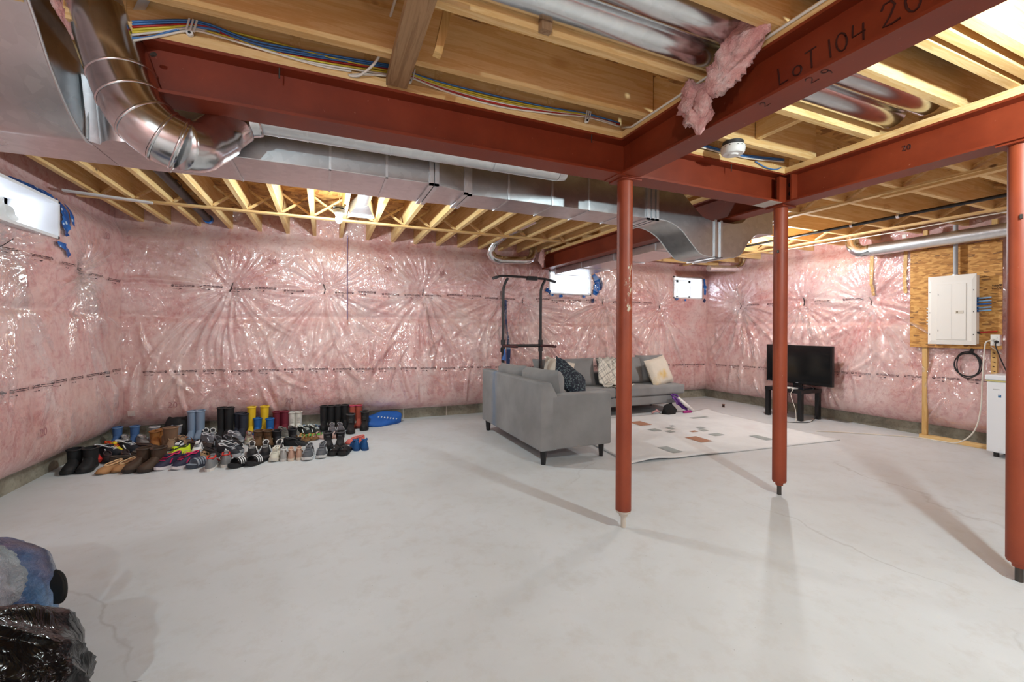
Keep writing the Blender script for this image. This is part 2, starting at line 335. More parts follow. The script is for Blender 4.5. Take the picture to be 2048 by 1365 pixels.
# ---------------------------------------------------------------- the setting
XL, XR, YB, YF = -2.045, 6.28, 5.84, -2.6
ZJ, ZS = 2.303, 2.538            # underside of joists, underside of subfloor
fl = MB().box(XL - 0.2, YF - 0.2, -0.15, XR + 0.2, YB + 0.2, 0.0).build('floor', floorm, kind='structure')
ce = MB().box(XL - 0.3, YF - 0.3, ZS, XR + 0.3, YB + 0.35, ZS + 0.03).build('ceiling', osb, kind='structure')

WINDOWS = {'back': [(3.03, 3.76, 1.71, 2.05), (5.40, 6.05, 1.725, 2.095)], 'left': [(3.72, 4.46, 1.85, 2.14)], 'right': []}
def hole_wall(name, axis, u0, u1, a0, a1, holes, m):
    # a slab with rectangular openings; axis 'y': u is x ; axis 'x': u is y
    mb = MB()
    def bx(ua, ub, za, zb):
        if axis == 'y': mb.box(ua, a0, za, ub, a1, zb)
        else: mb.box(a0, ua, za, a1, ub, zb)
    cur = u0
    for (h0, h1, z0, z1) in sorted(holes):
        bx(cur, h0, 0, ZS); bx(h0, h1, 0, z0); bx(h0, h1, z1, ZS); cur = h1
    bx(cur, u1, 0, ZS)
    return mb.build(name, m, kind='structure')
wall_back = hole_wall('wall_back', 'y', XL - 0.2, XR + 0.2, YB, YB + 0.22, WINDOWS['back'], conc)
wall_left = hole_wall('wall_left', 'x', YF, YB, XL - 0.22, XL, WINDOWS['left'], conc)
wall_right = hole_wall('wall_right', 'x', YF, YB, XR, XR + 0.22, [], conc)
wall_front = MB().box(XL - 0.22, YF - 0.2, 0, XR + 0.22, YF, ZS).build('wall_front', conc, kind='structure')

# insulation: pink batts under clear polyethylene, pinned to the concrete
PINS = {'back': [(-0.97, 1.63), (0.0, 1.65), (1.19, 1.67), (2.30, 1.66), (2.65, 1.61), (4.03, 1.61), (5.16, 1.58)],
        'left': [(4.02, 1.71), (4.99, 1.68), (3.0, 1.7), (1.9, 1.7), (0.8, 1.7)],
        'right': [(5.08, 1.585), (4.06, 1.585), (3.23, 1.55), (1.4, 1.6), (0.3, 1.6)]}
SEED = {'back': 3, 'left': 11, 'right': 23}
CREASES = {}
for _w in PINS:
    _r2 = random.Random(SEED[_w]); L_ = []
    for (a, b) in PINS[_w]:
        for k in range(22 if _w != 'left' else 9):       # folds that run out from a pin, mostly downwards
            an = -PI / 2 + _r2.gauss(0, 0.75); r0 = _r2.uniform(0.03, 0.28); ln = _r2.uniform(0.25, 0.95)
            L_.append((a + r0 * math.cos(an), b + r0 * math.sin(an), math.cos(an), math.sin(an), ln, _r2.uniform(0.016, 0.046), _r2.uniform(0.011, 0.028)))
        for k in range(7):
            an = _r2.uniform(0.2, PI - 0.2); r0 = _r2.uniform(0.03, 0.15); L_.append((a + r0 * math.cos(an), b + r0 * math.sin(an), math.cos(an), math.sin(an), _r2.uniform(0.2, 0.5), _r2.uniform(0.012, 0.030), _r2.uniform(0.010, 0.018)))
    for k in range(50 if _w != 'left' else 18):           # loose creases
        an = -PI / 2 + _r2.gauss(0.1, 0.5); L_.append((_r2.uniform(-2, 6) if _w == 'back' else _r2.uniform(1.5, 5.8), _r2.uniform(0.45, 1.25), math.cos(an), math.sin(an), _r2.uniform(0.2, 0.7), _r2.uniform(0.016, 0.044), _r2.uniform(0.012, 0.032)))
    CREASES[_w] = L_
def dsurf(wn, u, z, film=True):
    u, z = np.asarray(u, float), np.asarray(z, float); s = SEED[wn]; K = 1.0 if film else 0.55; K2 = 1.25 if film else 0.55
    lo = 0.02 + 0.135 * (1 - np.exp(-(z - 0.13) / 0.07)) - 0.03 * sm(0.5, 1.2, z)
    hi = 0.10 + 0.05 * np.sin(PI * np.clip((z - 1.30) / 0.95, 0, 1))
    k = sm(1.22, 1.34, z); d = lo * (1 - k) + hi * k
    d = d - 0.018 * np.exp(-((z - 1.29 - 0.05 * (vn(u * 0.9, 0 * u, s) - 0.5)) / 0.03) ** 2)
    d = d - 0.10 * sm(2.10, 2.32, z)
    d = d + 0.075 * (fbm(u * 1.3, z * 1.1, s, 3) - 0.45)
    dr = 1 - np.abs(2 * vn(u * 7.5 + (z - 1.2) * 1.6 * (vn(u * 0.7, 0 * u, s + 9) - 0.5) * 4, z * 0.8, s + 5) - 1)      # long drapes
    d = d + 0.030 * dr ** 3 * sm(0.12, 0.35, z) * (1 - sm(0.9, 1.35, z)) * vn(u * 1.1, z * 1.0, s + 31)
    for q, (a, b) in enumerate(PINS[wn]):
        du, dz = u - a, z - b; r = np.sqrt(du * du + dz * dz) + 1e-6; an = np.arctan2(du, -dz)
        d = d - 0.095 * np.exp(-(r / 0.20) ** 1.15)
        wob = 1.1 * (vn(r * 4, an * 1.0 + 5, s + q) - 0.5)
        f1 = 1 - np.abs(np.sin(11 * an + wob + q)); f2 = 1 - np.abs(np.sin(19 * an + 1.6 * wob + 2 * q))
        amp = sm(0.0, 0.10, r) * np.exp(-r / 0.38) * (0.55 + 0.45 * np.cos(an)) * (0.4 + 1.0 * vn(an * 2.2 + 3, 0 * r, s + q + 40))
        amp2 = sm(0.0, 0.06, r) * np.exp(-r / 0.22)
        d = d + K * 0.080 * f1 ** 3.0 * amp + K2 * 0.045 * f2 ** 2.5 * amp2
    for (a, b, ca, sa, ln, am, wd) in CREASES[wn]:
        du, dz = u - a, z - b; al = du * ca + dz * sa; ac = -du * sa + dz * ca + 0.06 * ln * np.sin(3 * al / ln); t_ = np.clip(al / ln, 0, 1); tp = np.where((al > 0) & (al < ln), np.sin(PI * t_) ** 0.7, 0)
        d = d + K2 * tp * am * (np.exp(-(ac / wd) ** 2) - 0.55 * np.exp(-((ac - 1.9 * wd) / (1.2 * wd)) ** 2))
    cr = 1 - np.abs(2 * fbm(u * 6 + 2 * z, z * 5 - u, s + 70, 4) / 0.94 - 1)
    if film: d = d + 0.010 * cr ** 4 + 0.004
    return np.where(z < 0.16, np.minimum(d, 0.06 + 0.3 * (z - 0.12)), d)
GRID = {}
def spt(wn, u, z, off=0.0):
    us, zs, D = GRID[wn]; fu = min(max((u - us[0]) / (us[1] - us[0]), 0), len(us) - 1.001); fz = min(max((z - zs[0]) / (zs[1] - zs[0]), 0), len(zs) - 1.001); i, j = int(fu), int(fz); fu -= i; fz -= j
    d = float((D[j, i] * (1 - fu) + D[j, i + 1] * fu) * (1 - fz) + (D[j + 1, i] * (1 - fu) + D[j + 1, i + 1] * fu) * fz) + off
    return (u, YB - d, z) if wn == 'back' else ((XL + d, u, z) if wn == 'left' else (XR - d, u, z))
def insulation(wn, parent, u0, u1, step, film=True):
    nu = int((u1 - u0) / step); us = np.linspace(u0, u1, nu + 1); z0 = 0.135; nz = int((ZS - z0) / step); zs = np.linspace(z0, ZS - 0.002, nz + 1)
    U, Z_ = np.meshgrid(us, zs); Z2 = Z_ + np.where(Z_ < 0.3, 0.012 * (vn(U * 2, 0 * U, 5) - 0.5) * (0.3 - Z_) / 0.165, 0)
    D = dsurf(wn, U, Z2, False) - 0.003
    if film: D = np.maximum(D + 0.006, dsurf(wn, U, Z2, True))
    D = np.maximum(D, 0.008 if film else 0.002)
    if film: GRID[wn] = (us, zs, D)
    if wn == 'back': pts = np.stack([U, YB - D, Z2], -1)
    elif wn == 'left': pts = np.stack([XL + D, U, Z2], -1)
    else: pts = np.stack([XR - D, U, Z2], -1)
    idx = np.arange((nu + 1) * (nz + 1)).reshape(nz + 1, nu + 1)
    q = np.stack([idx[:-1, :-1], idx[:-1, 1:], idx[1:, 1:], idx[1:, :-1]], -1)
    keep = np.ones(q.shape[:2], bool); cu = (us[:-1] + us[1:]) / 2; cz = (zs[:-1] + zs[1:]) / 2
    for (a, b, c, d) in WINDOWS[wn]: keep &= ~((cu[None, :] > a) & (cu[None, :] < b) & (cz[:, None] > c) & (cz[:, None] < d))
    q = q[keep]
    if wn == 'left': q = q[:, ::-1] if False else q
    if wn == 'right': q = q[:, ::-1]
    me = bpy.data.meshes.new('plastic_sheet' if film else 'insulation_batts'); p = pts.reshape(-1, 3); c = (p.min(0) + p.max(0)) / 2; p = p - c
    me.vertices.add(len(p)); me.vertices.foreach_set('co', p.ravel()); me.loops.add(q.size); me.loops.foreach_set('vertex_index', q.ravel())
    me.polygons.add(len(q)); me.polygons.foreach_set('loop_start', np.arange(0, q.size, 4)); me.polygons.foreach_set('use_smooth', np.ones(len(q), bool))
    me.update(calc_edges=True); me.validate(); me.materials.append(poly if film else pink)
    o = bpy.data.objects.new('plastic_sheet' if film else 'insulation_batts', me); C.objects.link(o); o.parent = parent; o.location = Vector(c) - wl(parent); WLOC[o] = Vector(c)
    o['label'] = 'clear plastic sheeting pinned over the insulation' if film else 'pink fibreglass insulation batts'
    return o
for _w, _p, _a, _b, _s in (('back', wall_back, XL, XR, 0.0115), ('left', wall_left, 0.0, YB, 0.0125), ('right', wall_right, 0.0, YB, 0.0125)):
    insulation(_w, _p, _a, _b, 0.018, False); insulation(_w, _p, _a, _b, _s, True)
# plain run of the same insulation behind the camera
MB().box(XL, YF, 0.15, XL + 0.12, 0.0, ZS).build('insulation_batts', pink, wall_left, bevel=0.03)
MB().box(XR - 0.12, YF, 0.15, XR, 0.0, ZS).build('insulation_batts', pink, wall_right, bevel=0.03)
MB().box(XL, YF, 0.15, XR, YF + 0.12, ZS).build('insulation_batts', pink, wall_front, bevel=0.03)

def ribbon(wn, pts, wd, off=0.004):
    # a strip lying on the insulation: pts (u, z), half-widths wd
    n = len(pts); vs_ = []; fs_ = []
    for i in range(n):
        a = np.array(pts[max(i - 1, 0)]); b = np.array(pts[min(i + 1, n - 1)]); d = (b - a) / (np.linalg.norm(b - a) + 1e-9); nn = np.array([-d[1], d[0]]); h = wd[i] if isinstance(wd, (list, tuple)) else wd
        for k in (-1, 1):
            p = np.array(pts[i]) + nn * h * k; vs_.append(spt(wn, p[0], p[1], off))
    for i in range(n - 1): fs_.append((2 * i, 2 * i + 1, 2 * i + 3, 2 * i + 2))
    return vs_, fs_
def stamp(wn, parent, u, z, sgn, sc=1.0):
    # two lines of small print between two round emblems, with a short line below (too small to read in the photograph)
    mb = MB(); W = 0.185 * sc
    def dash(a, b, zz, h):
        n = max(2, int((b - a) / 0.02) + 1); mb.add(*ribbon(wn, [(u + sgn * (a + (b - a) * i / (n - 1)), zz) for i in range(n)], h, 0.0035))
    for a in (0.0, W):
        ring = [(u + sgn * (a + 0.010 * math.cos(t)), z + 0.011 * math.sin(t)) for t in np.linspace(0, 2 * PI, 9)]; mb.add(*ribbon(wn, ring, 0.0022, 0.0035))
        dash(a - 0.005, a + 0.005, z - 0.003, 0.0035)
    for (a, b) in ((0.02, 0.048), (0.053, 0.085), (0.094, 0.118), (0.124, W - 0.016)): dash(a, b, z + 0.0065, 0.0030)
    for (a, b) in ((0.02, 0.050), (0.055, 0.10), (0.106, W - 0.03), (W - 0.027, W - 0.016)): dash(a, b, z - 0.0065, 0.0022)
    dash(0.005, 0.045, z - 0.032, 0.0014); dash(0.062, 0.082, z - 0.032, 0.0042)
    return mb.build('printed_stamp', ink, parent)
rs = random.Random(3)
u = -1.73
while u < 5.9:
    stamp('back', wall_back, u, 0.715 - 0.028 * (u + 1.7) * 0.6 + rs.uniform(-.006, .006), 1); u += 0.262 + rs.uniform(-.006, .006)
u = -1.50
while u < 5.2:
    if min(abs(u + 0.09 - a) for a, b in PINS['back']) > 0.06: stamp('back', wall_back, u, 1.625 + rs.uniform(-.012, .01), 1)
    u += 0.27 + rs.uniform(-.02, .02)
for k in range(10): stamp('left', wall_left, 3.35 + k * 0.262, 0.752 + rs.uniform(-.004, .004), 1)
for k in range(6): stamp('left', wall_left, 3.90 + k * 0.30, 1.70 - k * 0.012, 1)
for k in range(16): stamp('right', wall_right, 5.45 - k * 0.262, 0.600 + 0.007 * k, -1)
for uu in (4.9, 4.55, 3.85, 3.5): stamp('right', wall_right, uu, 1.585, -1)
def grade(wn, parent, u, z, sgn, s='20', size=0.085):
    p = spt(wn, u, z, 0.012)
    r = (1, 0, 0) if wn == 'back' else (0, sgn, 0)
    text_obj('grade_number', s, size, p, r, (0, 0, 1), mat('faded_ink', srgb(168, 116, 118), 0.8), parent)
for uu, zz in ((-1.52, 0.33), (-0.42, 0.31), (-0.60, 1.91), (0.68, 1.90), (1.37, 1.89)): grade('back', wall_back, uu, zz, 1)
for uu, zz in ((5.30, 2.02), (4.10, 1.45), (4.22, 0.38), (5.36, 0.39)): grade('left', wall_left, uu, zz, 1)
for wn, par in (('back', wall_back), ('left', wall_left), ('right', wall_right)):
    for q, (a, b) in enumerate(PINS[wn]):
        if wn != 'back' and a < 2.5: continue
        p = Vector(spt(wn, a, b, 0.0)); nrm = Vector((0, -1, 0)) if wn == 'back' else (Vector((1, 0, 0)) if wn == 'left' else Vector((-1, 0, 0)))
        s_ = (-1) ** q
        MB().bar(p, p + nrm * 0.03 + Vector((0.02 * s_, 0.02 * s_, 0.06)), 0.011, 0.004).bar(p, p + nrm * 0.02 + Vector((-0.012, -0.012, -0.05)), 0.010, 0.004).build('hanger_pin', black, par)
# bare patch where the corner of the back wall shows a taped square
MB().add(*ribbon('back', [(-1.86 + .0, 0.29), (-1.80, 0.29)], 0.03, 0.006)).build('clear_tape_square', mat('clear_tape', srgb(226, 206, 198), 0.25), wall_back)
# foundation form-tie seams along the foot of the walls
for x in (0.95, 1.53, 2.9, 4.4): MB().box(x - .006, YB - 0.003, 0, x + .006, YB + .01, 0.15).build('form_seam', mortar, wall_back)

# windows
def window(idx, wn, parent_wall, hole, panes, tilt=0):
    a, b, z0, z1 = hole
    def bx(mb, ua, ub, da, db, za, zb):   # d = depth outwards from the concrete face
        if wn == 'back': return mb.box(ua, YB + da, za, ub, YB + db, zb)
        return mb.box(XL - db, ua, za, XL - da, ub, zb)
    lin = MB()
    for (ua, ub, za, zb) in ((a, a + .02, z0, z1), (b - .02, b, z0, z1), (a, b, z0, z0 + .02), (a, b, z1 - .02, z1)): bx(lin, ua, ub, -0.165 if wn == 'left' else -0.14, 0.20, za, zb)
    root = lin.build('window_%d' % idx, mat('white_reveal_film', srgb(236, 236, 238), 0.5), kind='structure')
    fr = MB(); e = 0.045
    for (ua, ub, za, zb) in ((a + .02, a + .02 + e, z0 + .02, z1 - .02), (b - .02 - e, b - .02, z0 + .02, z1 - .02), (a + .02, b - .02, z0 + .02, z0 + .02 + e), (a + .02, b - .02, z1 - .02 - e, z1 - .02), ((a + b) / 2 - .02, (a + b) / 2 + .02, z0 + .02, z1 - .02)):
        bx(fr, ua, ub, 0.12, 0.17, za, zb)
    fr.build('window_frame', white, root)
    pm = mat('milky_pane', srgb(240, 244, 248), 0.35, Transmission_Weight=0.0)
    if not MATS.get('_pane'):
        t = NT(pm); tr = t.n('ShaderNodeBsdfTranslucent'); tr.inputs[0].default_value = (0.9, 0.92, 0.95, 1); mx = t.n('ShaderNodeMixShader'); mx.inputs[0].default_value = 0.85
        t.l(t.b.outputs[0], mx.inputs[1]); t.l(tr.outputs[0], mx.inputs[2]); t.l(mx.outputs[0], t.t.nodes['Material Output'].inputs[0]); MATS['_pane'] = pm
    for k in range(2):
        ua = a + .05 if k == 0 else (a + b) / 2 + .01; ub = (a + b) / 2 - .01 if k == 0 else b - .05
        bx(MB(), ua, ub, 0.140, 0.146, z0 + .05, z1 - .05).build('pane', pm, root)
    return root
win1 = window(1, 'left', wall_left, WINDOWS['left'][0], 2)
win2 = window(2, 'back', wall_back, WINDOWS['back'][0], 2)
win3 = window(3, 'back', wall_back, WINDOWS['back'][1], 2)
def tape_piece(wn, root, pts, wd, m=None, off=0.006):
    P = spline([(p[0], p[1], 0) for p in pts], 5); P = [(p[0], p[1]) for p in P]; w_ = [np.interp(i / (len(P) - 1), np.linspace(0, 1, len(wd)), wd) * rs.uniform(0.8, 1.2) for i in range(len(P))]
    MB().add(*ribbon(wn, P, w_, off)).build('blue_tape', m or tape, root)
tape_piece('left', win1, [(4.05, 2.185), (4.22, 2.19), (4.38, 2.19), (4.53, 2.17)], [.012, .02, .028, .035])
tape_piece('left', win1, [(4.55, 2.18), (4.58, 2.08), (4.57, 1.99), (4.53, 1.90)], [.035, .055, .05, .03])
tape_piece('left', win1, [(4.66, 2.17), (4.69, 2.09), (4.68, 2.00)], [.02, .03, .02], tape)
tape_piece('left', win1, [(4.42, 1.815), (4.52, 1.80), (4.60, 1.74)], [.015, .03, .02])
tape_piece('left', win1, [(3.86, 2.17), (3.96, 2.165)], [.012, .012])
tape_piece('back', win2, [(3.80, 2.03), (3.86, 1.95), (3.87, 1.85), (3.83, 1.72)], [.03, .05, .06, .04])
tape_piece('back', win2, [(3.90, 1.99), (3.95, 1.90), (3.94, 1.80)], [.02, .03, .02], tape_d)
tape_piece('back', win2, [(2.98, 1.78), (3.04, 1.73), (3.09, 1.68)], [.03, .02, .025])
tape_piece('back', win2, [(3.21, 1.70), (3.215, 1.66)], [.03, .025]); tape_piece('back', win2, [(3.60, 1.69), (3.66, 1.69)], [.02, .015]); tape_piece('back', win2, [(3.79, 1.66), (3.80, 1.60)], [.03, .025], tape_d)
tape_piece('back', win2, [(3.33, 2.085), (3.5, 2.09), (3.6, 2.10)], [.02, .03, .02])
tape_piece('back', win3, [(6.075, 2.08), (6.085, 1.95), (6.08, 1.80)], [.02, .03, .02]); tape_piece('back', win3, [(6.05, 1.71), (6.10, 1.69)], [.03, .03], tape_d); tape_piece('back', win3, [(5.42, 1.705), (5.47, 1.70)], [.018, .018]); tape_piece('back', win3, [(5.62, 1.70), (5.66, 1.695)], [.015, .015])
rows = [[(3.05 + 0.69 * i / 24, YB - 0.085 - 0.02 * math.sin(i * .9 + j) * math.sin(j * 1.3) + 0.10 * (1 if 3 < i < 20 else .4) * math.sin(PI * i / 24), 1.73 + 0.30 * j / 12) for i in range(25)] for j in range(13)]
film = mat('_film', srgb(240, 240, 240), 0.3); t = NT(film); tr = t.n('ShaderNodeBsdfTranslucent'); tr.inputs[0].default_value = (0.95, 0.95, 0.95, 1); mx = t.n('ShaderNodeMixShader'); mx.inputs[0].default_value = 0.8; t.l(t.b.outputs[0], mx.inputs[1]); t.l(tr.outputs[0], mx.inputs[2]); t.l(mx.outputs[0], t.t.nodes['Material Output'].inputs[0]); film.name = 'window_film'
MB().loft(rows, False, False, False).build('plastic_film', film, win2, smooth=True)
for y0, w_ in ((3.185, .038), (2.84, .036)):
    MB().add(*ribbon('right', [(y0, 1.62 + .02 * i) for i in range(26)], w_ / 2, 0.004)).build('stud_under_film', wood_z, wall_right)
MB().add(*ribbon('right', [(2.80 + .03 * i, 2.13) for i in range(20)], 0.03, 0.004)).build('pale_header_strip', lath_white, wall_right)
# crumpled film bunched inside the left window
bag = MB(); n = 14
rings = []
for i in range(n + 1):
    yy = 3.9 + 0.45 * i / n; rings.append([(XL - 0.04 + 0.02 * math.sin(i * 1.7 + k), yy + 0.02 * math.sin(k * 2.1 + i), 1.88 + (0.05 + 0.15 * (1 - abs(i / n - .6))) * k / 5) for k in range(6)])
bag.loft(rings, False, False, False).build('bunched_film', mat('film_white', srgb(232, 230, 226), 0.4), win1, smooth=True)

# joists and bridging hang from the ceiling
JX = [-1.82, -1.585, -1.31, -1.007, -0.72, -0.43, -0.141, 0.155, 0.47, 0.782, 1.073, 1.372, 1.67, 1.97, 2.27, 2.56, 2.80]
for x in JX: MB().box(x, 2.05, ZJ, x + 0.038, YB + 0.10, ZS).build('joist', wood_y, ce)
JYF = [1.848, 1.484, 1.10, 0.72, 0.33, -0.07, -0.47, -0.87, -1.27, -1.67, -2.07]
for y in JYF: MB().box(-0.86 if y > 0.8 else XL + .02, y, ZJ, 1.60, y + 0.038, ZS).build('joist', wood_x, ce)
MB().box(-0.86, 2.052, ZJ, 2.98, 2.09, ZS).build('rim_joist', wood_x, ce)
JYB = [1.868, 1.508, 1.128, 0.925, 0.862, 0.79, 0.42, 0.02, -0.38, -0.78, -1.18, -1.58, -1.98]
for y in JYB: MB().box(1.625, y, ZJ, 2.98, y + 0.038, ZS).build('joist', wood_x, ce)
JYR = [1.585 - 0.4035 * k for k in range(1, 10)] + [1.585 + 0.4005 * k for k in range(0, 11)]
for y in JYR: MB().box(2.995, y - 0.038, ZJ, XR - 0.02, y, ZS).build('joist', wood_x, ce)
def bridge(p0, p1):      # one slat between neighbouring joists
    MB().bar(p0, p1, 0.036, 0.017, up=(0, 0, 1)).build('bridging_slat', wood_y, ce)
for a, b in zip(JX[:-1], JX[1:]):
    for s_ in (0, 1):
        z0, z1 = (ZJ + .02, ZS - .03) if s_ == 0 else (ZS - .03, ZJ + .02)
        bridge((a + .038, 4.86 + .022 * s_, z0), (b, 4.86 + .022 * s_, z1))
ys = sorted(y for y in JYR if 0.3 < y)
for xx in (4.15, 5.64):
    for a, b in zip(ys[:-1], ys[1:]):
        for s_ in (0, 1):
            z0, z1 = (ZJ + .02, ZS - .03) if s_ == 0 else (ZS - .03, ZJ + .02)
            MB().bar((xx + .022 * s_, a, z0), (xx + .022 * s_, b - .038, z1), 0.036, 0.017).build('bridging_slat', wood_x, ce)
MB().box(-1.93, 4.815, ZJ - .019, 2.72, 4.87, ZJ).build('strapping', wood_x, ce)
MB().bar((-1.95, 4.66, ZJ - .026), (-1.40, 4.79, ZJ - .030), 0.05, 0.014).build('pale_lath', lath_white, ce)
MB().box(4.13, -2.3, ZJ - .019, 4.19, 5.7, ZJ).build('strapping', wood_y, ce)
MB().box(4.16, 1.2, ZJ - .036, 4.22, 2.1, ZJ - .0192).build('strapping', wood_y, ce)
MB().box(5.60, -2.3, ZJ - .019, 5.66, 5.7, ZJ).build('strapping', wood_y, ce)
MB().box(0.245, 1.2, ZJ - .0385, 0.337, 2.02, ZJ - .0005).build('flat_board', wood_old, ce)
MB().bar((0.762, 1.468, 2.535), (0.758, 1.468, 2.295), 0.045, 0.03, up=(0, 1, 0)).build('hanger_stick', wood_old_z, ce)
MB().bar((0.452, 1.69, 2.50), (0.398, 1.69, 2.245), 0.03, 0.038, up=(0, 1, 0)).build('blocking_piece', wood_z, ce)
MB().box(2.40, 1.55, ZJ + 0.04, 2.44, 1.86, ZS).build('blocking_piece', wood_y, ce)
# rim insulation at the top of the right-hand and back walls is part of the cover; handwriting on one joist
text_obj('pencil_note', '2x10x12', 0.075, (-0.966, 3.9, 2.40), (0.0, 1, 0.0), (0, 0, 1), marker, ce)
# ---------------------------------------------------------------- steel beams
ZB, ZT = 2.063, 2.265
def isec(c, half, z0, z1, tf=0.012, tw=0.008):
    return [(c - half, z0), (c + half, z0), (c + half, z0 + tf), (c + tw / 2, z0 + tf), (c + tw / 2, z1 - tf), (c + half, z1 - tf), (c + half, z1), (c - half, z1), (c - half, z1 - tf), (c - tw / 2, z1 - tf), (c - tw / 2, z0 + tf), (c - half, z0 + tf)]
beamA = thing('steel_beam', (1.1, 2.11, ZB), 'red steel I-beam running left to right just in front of the long metal trunk duct', 'beam')
MB().prism(isec(2.11, 0.069, ZB, ZT), 'x', -0.64, 2.915).build('i_section', red, beamA)
MB().box(1.525, 2.0405, ZB - .004, 1.70, 2.179, ZB - .0002).build('splice_plate', red, beamA)
MB().box(-0.85, 2.042, ZT, 2.93, 2.18, ZJ).build('timber_plate', wood_x, beamA)
MB().box(2.86, 2.035, ZB + .002, 2.93, 2.055, ZT - .03).build('end_plate', red, beamA)
MB().box(2.78, 2.0415, ZB - .0015, 2.90, 2.1785, ZB - .0002).build('bare_patch', mat('bare_primer', srgb(196, 186, 176), 0.5), beamA)
for x in (-0.18, 1.35, 2.42): MB().tube([(x, 2.05, ZT - .004), (x, 2.05, ZT - .055)], 0.003, 6).build('nail', steel, beamA)
beamB = thing('steel_beam', (1.612, 0.0, ZB), 'red steel I-beam with lot number in marker, passing overhead to the upper right corner', 'beam')
MB().prism(isec(1.612, 0.067, ZB, ZT), 'y', YF, 2.04).build('i_section', red, beamB)
MB().box(1.548, YF, ZT, 1.68, 2.041, ZJ).build('timber_plate', wood_y, beamB)
ov = lambda cx, cy, a, b: [(cx + a * math.cos(t), cy + b * math.sin(t)) for t in np.linspace(0.3, 2 * PI + .5, 13)]
GLY = {'L': [[(0, 1), (.02, .45), (0, 0), (.5, .04)]], 'o': [ov(.28, .28, .24, .27)], 'T': [[(0, .98), (.62, 1.02)], [(.33, 1), (.27, 0)]], '1': [[(.1, 1), (.08, 0)]], '0': [ov(.28, .5, .25, .48)], '4': [[(.08, 1), (0, .42), (.58, .46)], [(.52, .85), (.44, 0)]],
       '2': [[(0, .75), (.12, .97), (.36, .98), (.48, .75), (.3, .4), (0, .03), (.3, .0), (.6, .06)]], '9': [ov(.25, .7, .22, .26), [(.47, .75), (.44, .3), (.36, 0)]], ' ': []}
def scrawl(s, size, org, right, up, parent, r_):
    o_, R_, U_ = Vector(org), Vector(right), Vector(up); adv = 0; mb = MB()
    for ch in s:
        for st_ in GLY[ch]: mb.tube([o_ + R_ * ((adv + x) * size) + U_ * (y * size) for x, y in st_], r_, 5)
        adv += .38 if ch in '1 ' else .78
    mb.build('marker_writing', marker, parent)
scrawl('LoT 104', 0.066, (1.6075, 1.145, 2.122), (0, -1, 0), (0, .12, 1), beamB, .0032); scrawl('20', 0.075, (1.6075, 0.805, 2.125), (0, -1, 0), (0, .1, 1), beamB, .0036)
scrawl('2 9', 0.045, (1.60, 1.02, ZB), (0, -1, 0), (-1, 0, 0), beamB, .0022); scrawl('2', 0.04, (1.60, 1.20, ZB), (0, -1, 0), (-1, 0, 0), beamB, .0022)
MB().box(1.608, 2.041, ZB + .013, 1.616, 2.1055, ZT - .013).build('web_tab', red, beamB)
beamC = thing('steel_beam', (2.99, 1.6, ZB), 'long red steel I-beam over the two right posts, running back to the rear wall', 'beam')
MB().prism(isec(2.99, 0.069, ZB, ZT), 'y', YF, 5.80).build('i_section', red, beamC)
MB().box(2.922, YF, ZT, 3.06, 5.80, ZJ).build('timber_plate', wood_y, beamC)
MB().box(2.926, 1.995, ZB + .013, 2.985, 2.005, ZT - .013).build('stiffener', red, beamC)
for z in (2.13, 2.19): MB().tube([(2.985, 2.028, z), (2.962, 2.028, z)], 0.018, 6).build('bolt', bolt_m, beamC)
scrawl('20', 0.028, (2.9855, 1.40, 2.19), (0, -1, 0), (0, 0, 1), beamC, .003)

# ---------------------------------------------------------------- posts
def post(x, y, label, skim):
    r = thing('support_post', (x, y, 0), label, 'post', 'red adjustable steel posts')
    MB().tube([(x, y, 0.105), (x, y, ZB - .008)], 0.0455, 28).build('tube', post_w if skim else post_mat, r, smooth='auto')
    MB().box(x - .07, y - .065, ZB - .010, x + .07, y + .065, ZB - .0005).build('cap_plate', red, r)
    MB().tube([(x, y, 0.105), (x, y, 0.092), (x, y, 0.085), (x, y, 0.068)], [0.046, 0.043, 0.026, 0.024], 20).build('collar', mortar if skim else post_mat, r, smooth='auto')
    MB().tube([(x, y, 0.07), (x, y, 0.0)], 0.0145, 14).build('jack_screw', steel if not skim else mortar, r, smooth='auto')
    return r
p1_ = post(1.637, 2.128, 'nearest-to-centre red steel post with worn white scuffs at eye height', True)
p2_ = post(3.005, 2.128, 'red steel post in front of the television, under the bolted beam joint', False)
p3_ = post(3.01, 0.949, 'red steel post at the right edge of the picture, in front of the freezer', False)
for P_, z in ((p2_, 1.74), (p3_, 1.71)):
    x, y = P_.location.x, P_.location.y; MB().bar((x - .048, y - .02, z), (x - .048, y - .012, z), 0.012, 0.02).build('clip', steel, P_)

# ---------------------------------------------------------------- ducts
ZD, ZDT = 1.985, 2.245
trunk = thing('trunk_duct', (0.6, 2.6, ZD), 'long rectangular galvanised trunk duct behind the cross beam, ducking under the long beam', 'duct')
def duct_box(x0, x1, y0a, y1a, y0b, y1b, name='duct_section'):
    q = lambda x, y0, y1: [(x, y0, ZD), (x, y1, ZD), (x, y1, ZDT), (x, y0, ZDT)]
    return MB().loft([q(x0, y0a, y1a), q(x1, y0b, y1b)]).build(name, metal, trunk, bevel=0.003)
xs = [-0.74, -0.42, 0.02, 0.30, 0.56]
for a, b in zip(xs[:-1], xs[1:]): duct_box(a + .001, b - .001, 2.42, 2.80, 2.42, 2.80)
duct_box(0.56, 0.78, 2.42, 2.80, 2.50, 2.79)
xs = [0.78, 1.05, 1.36, 1.64, 1.92, 2.16]
for a, b in zip(xs[:-1], xs[1:]): duct_box(a + .001, b - .001, 2.52, 2.79, 2.52, 2.79)
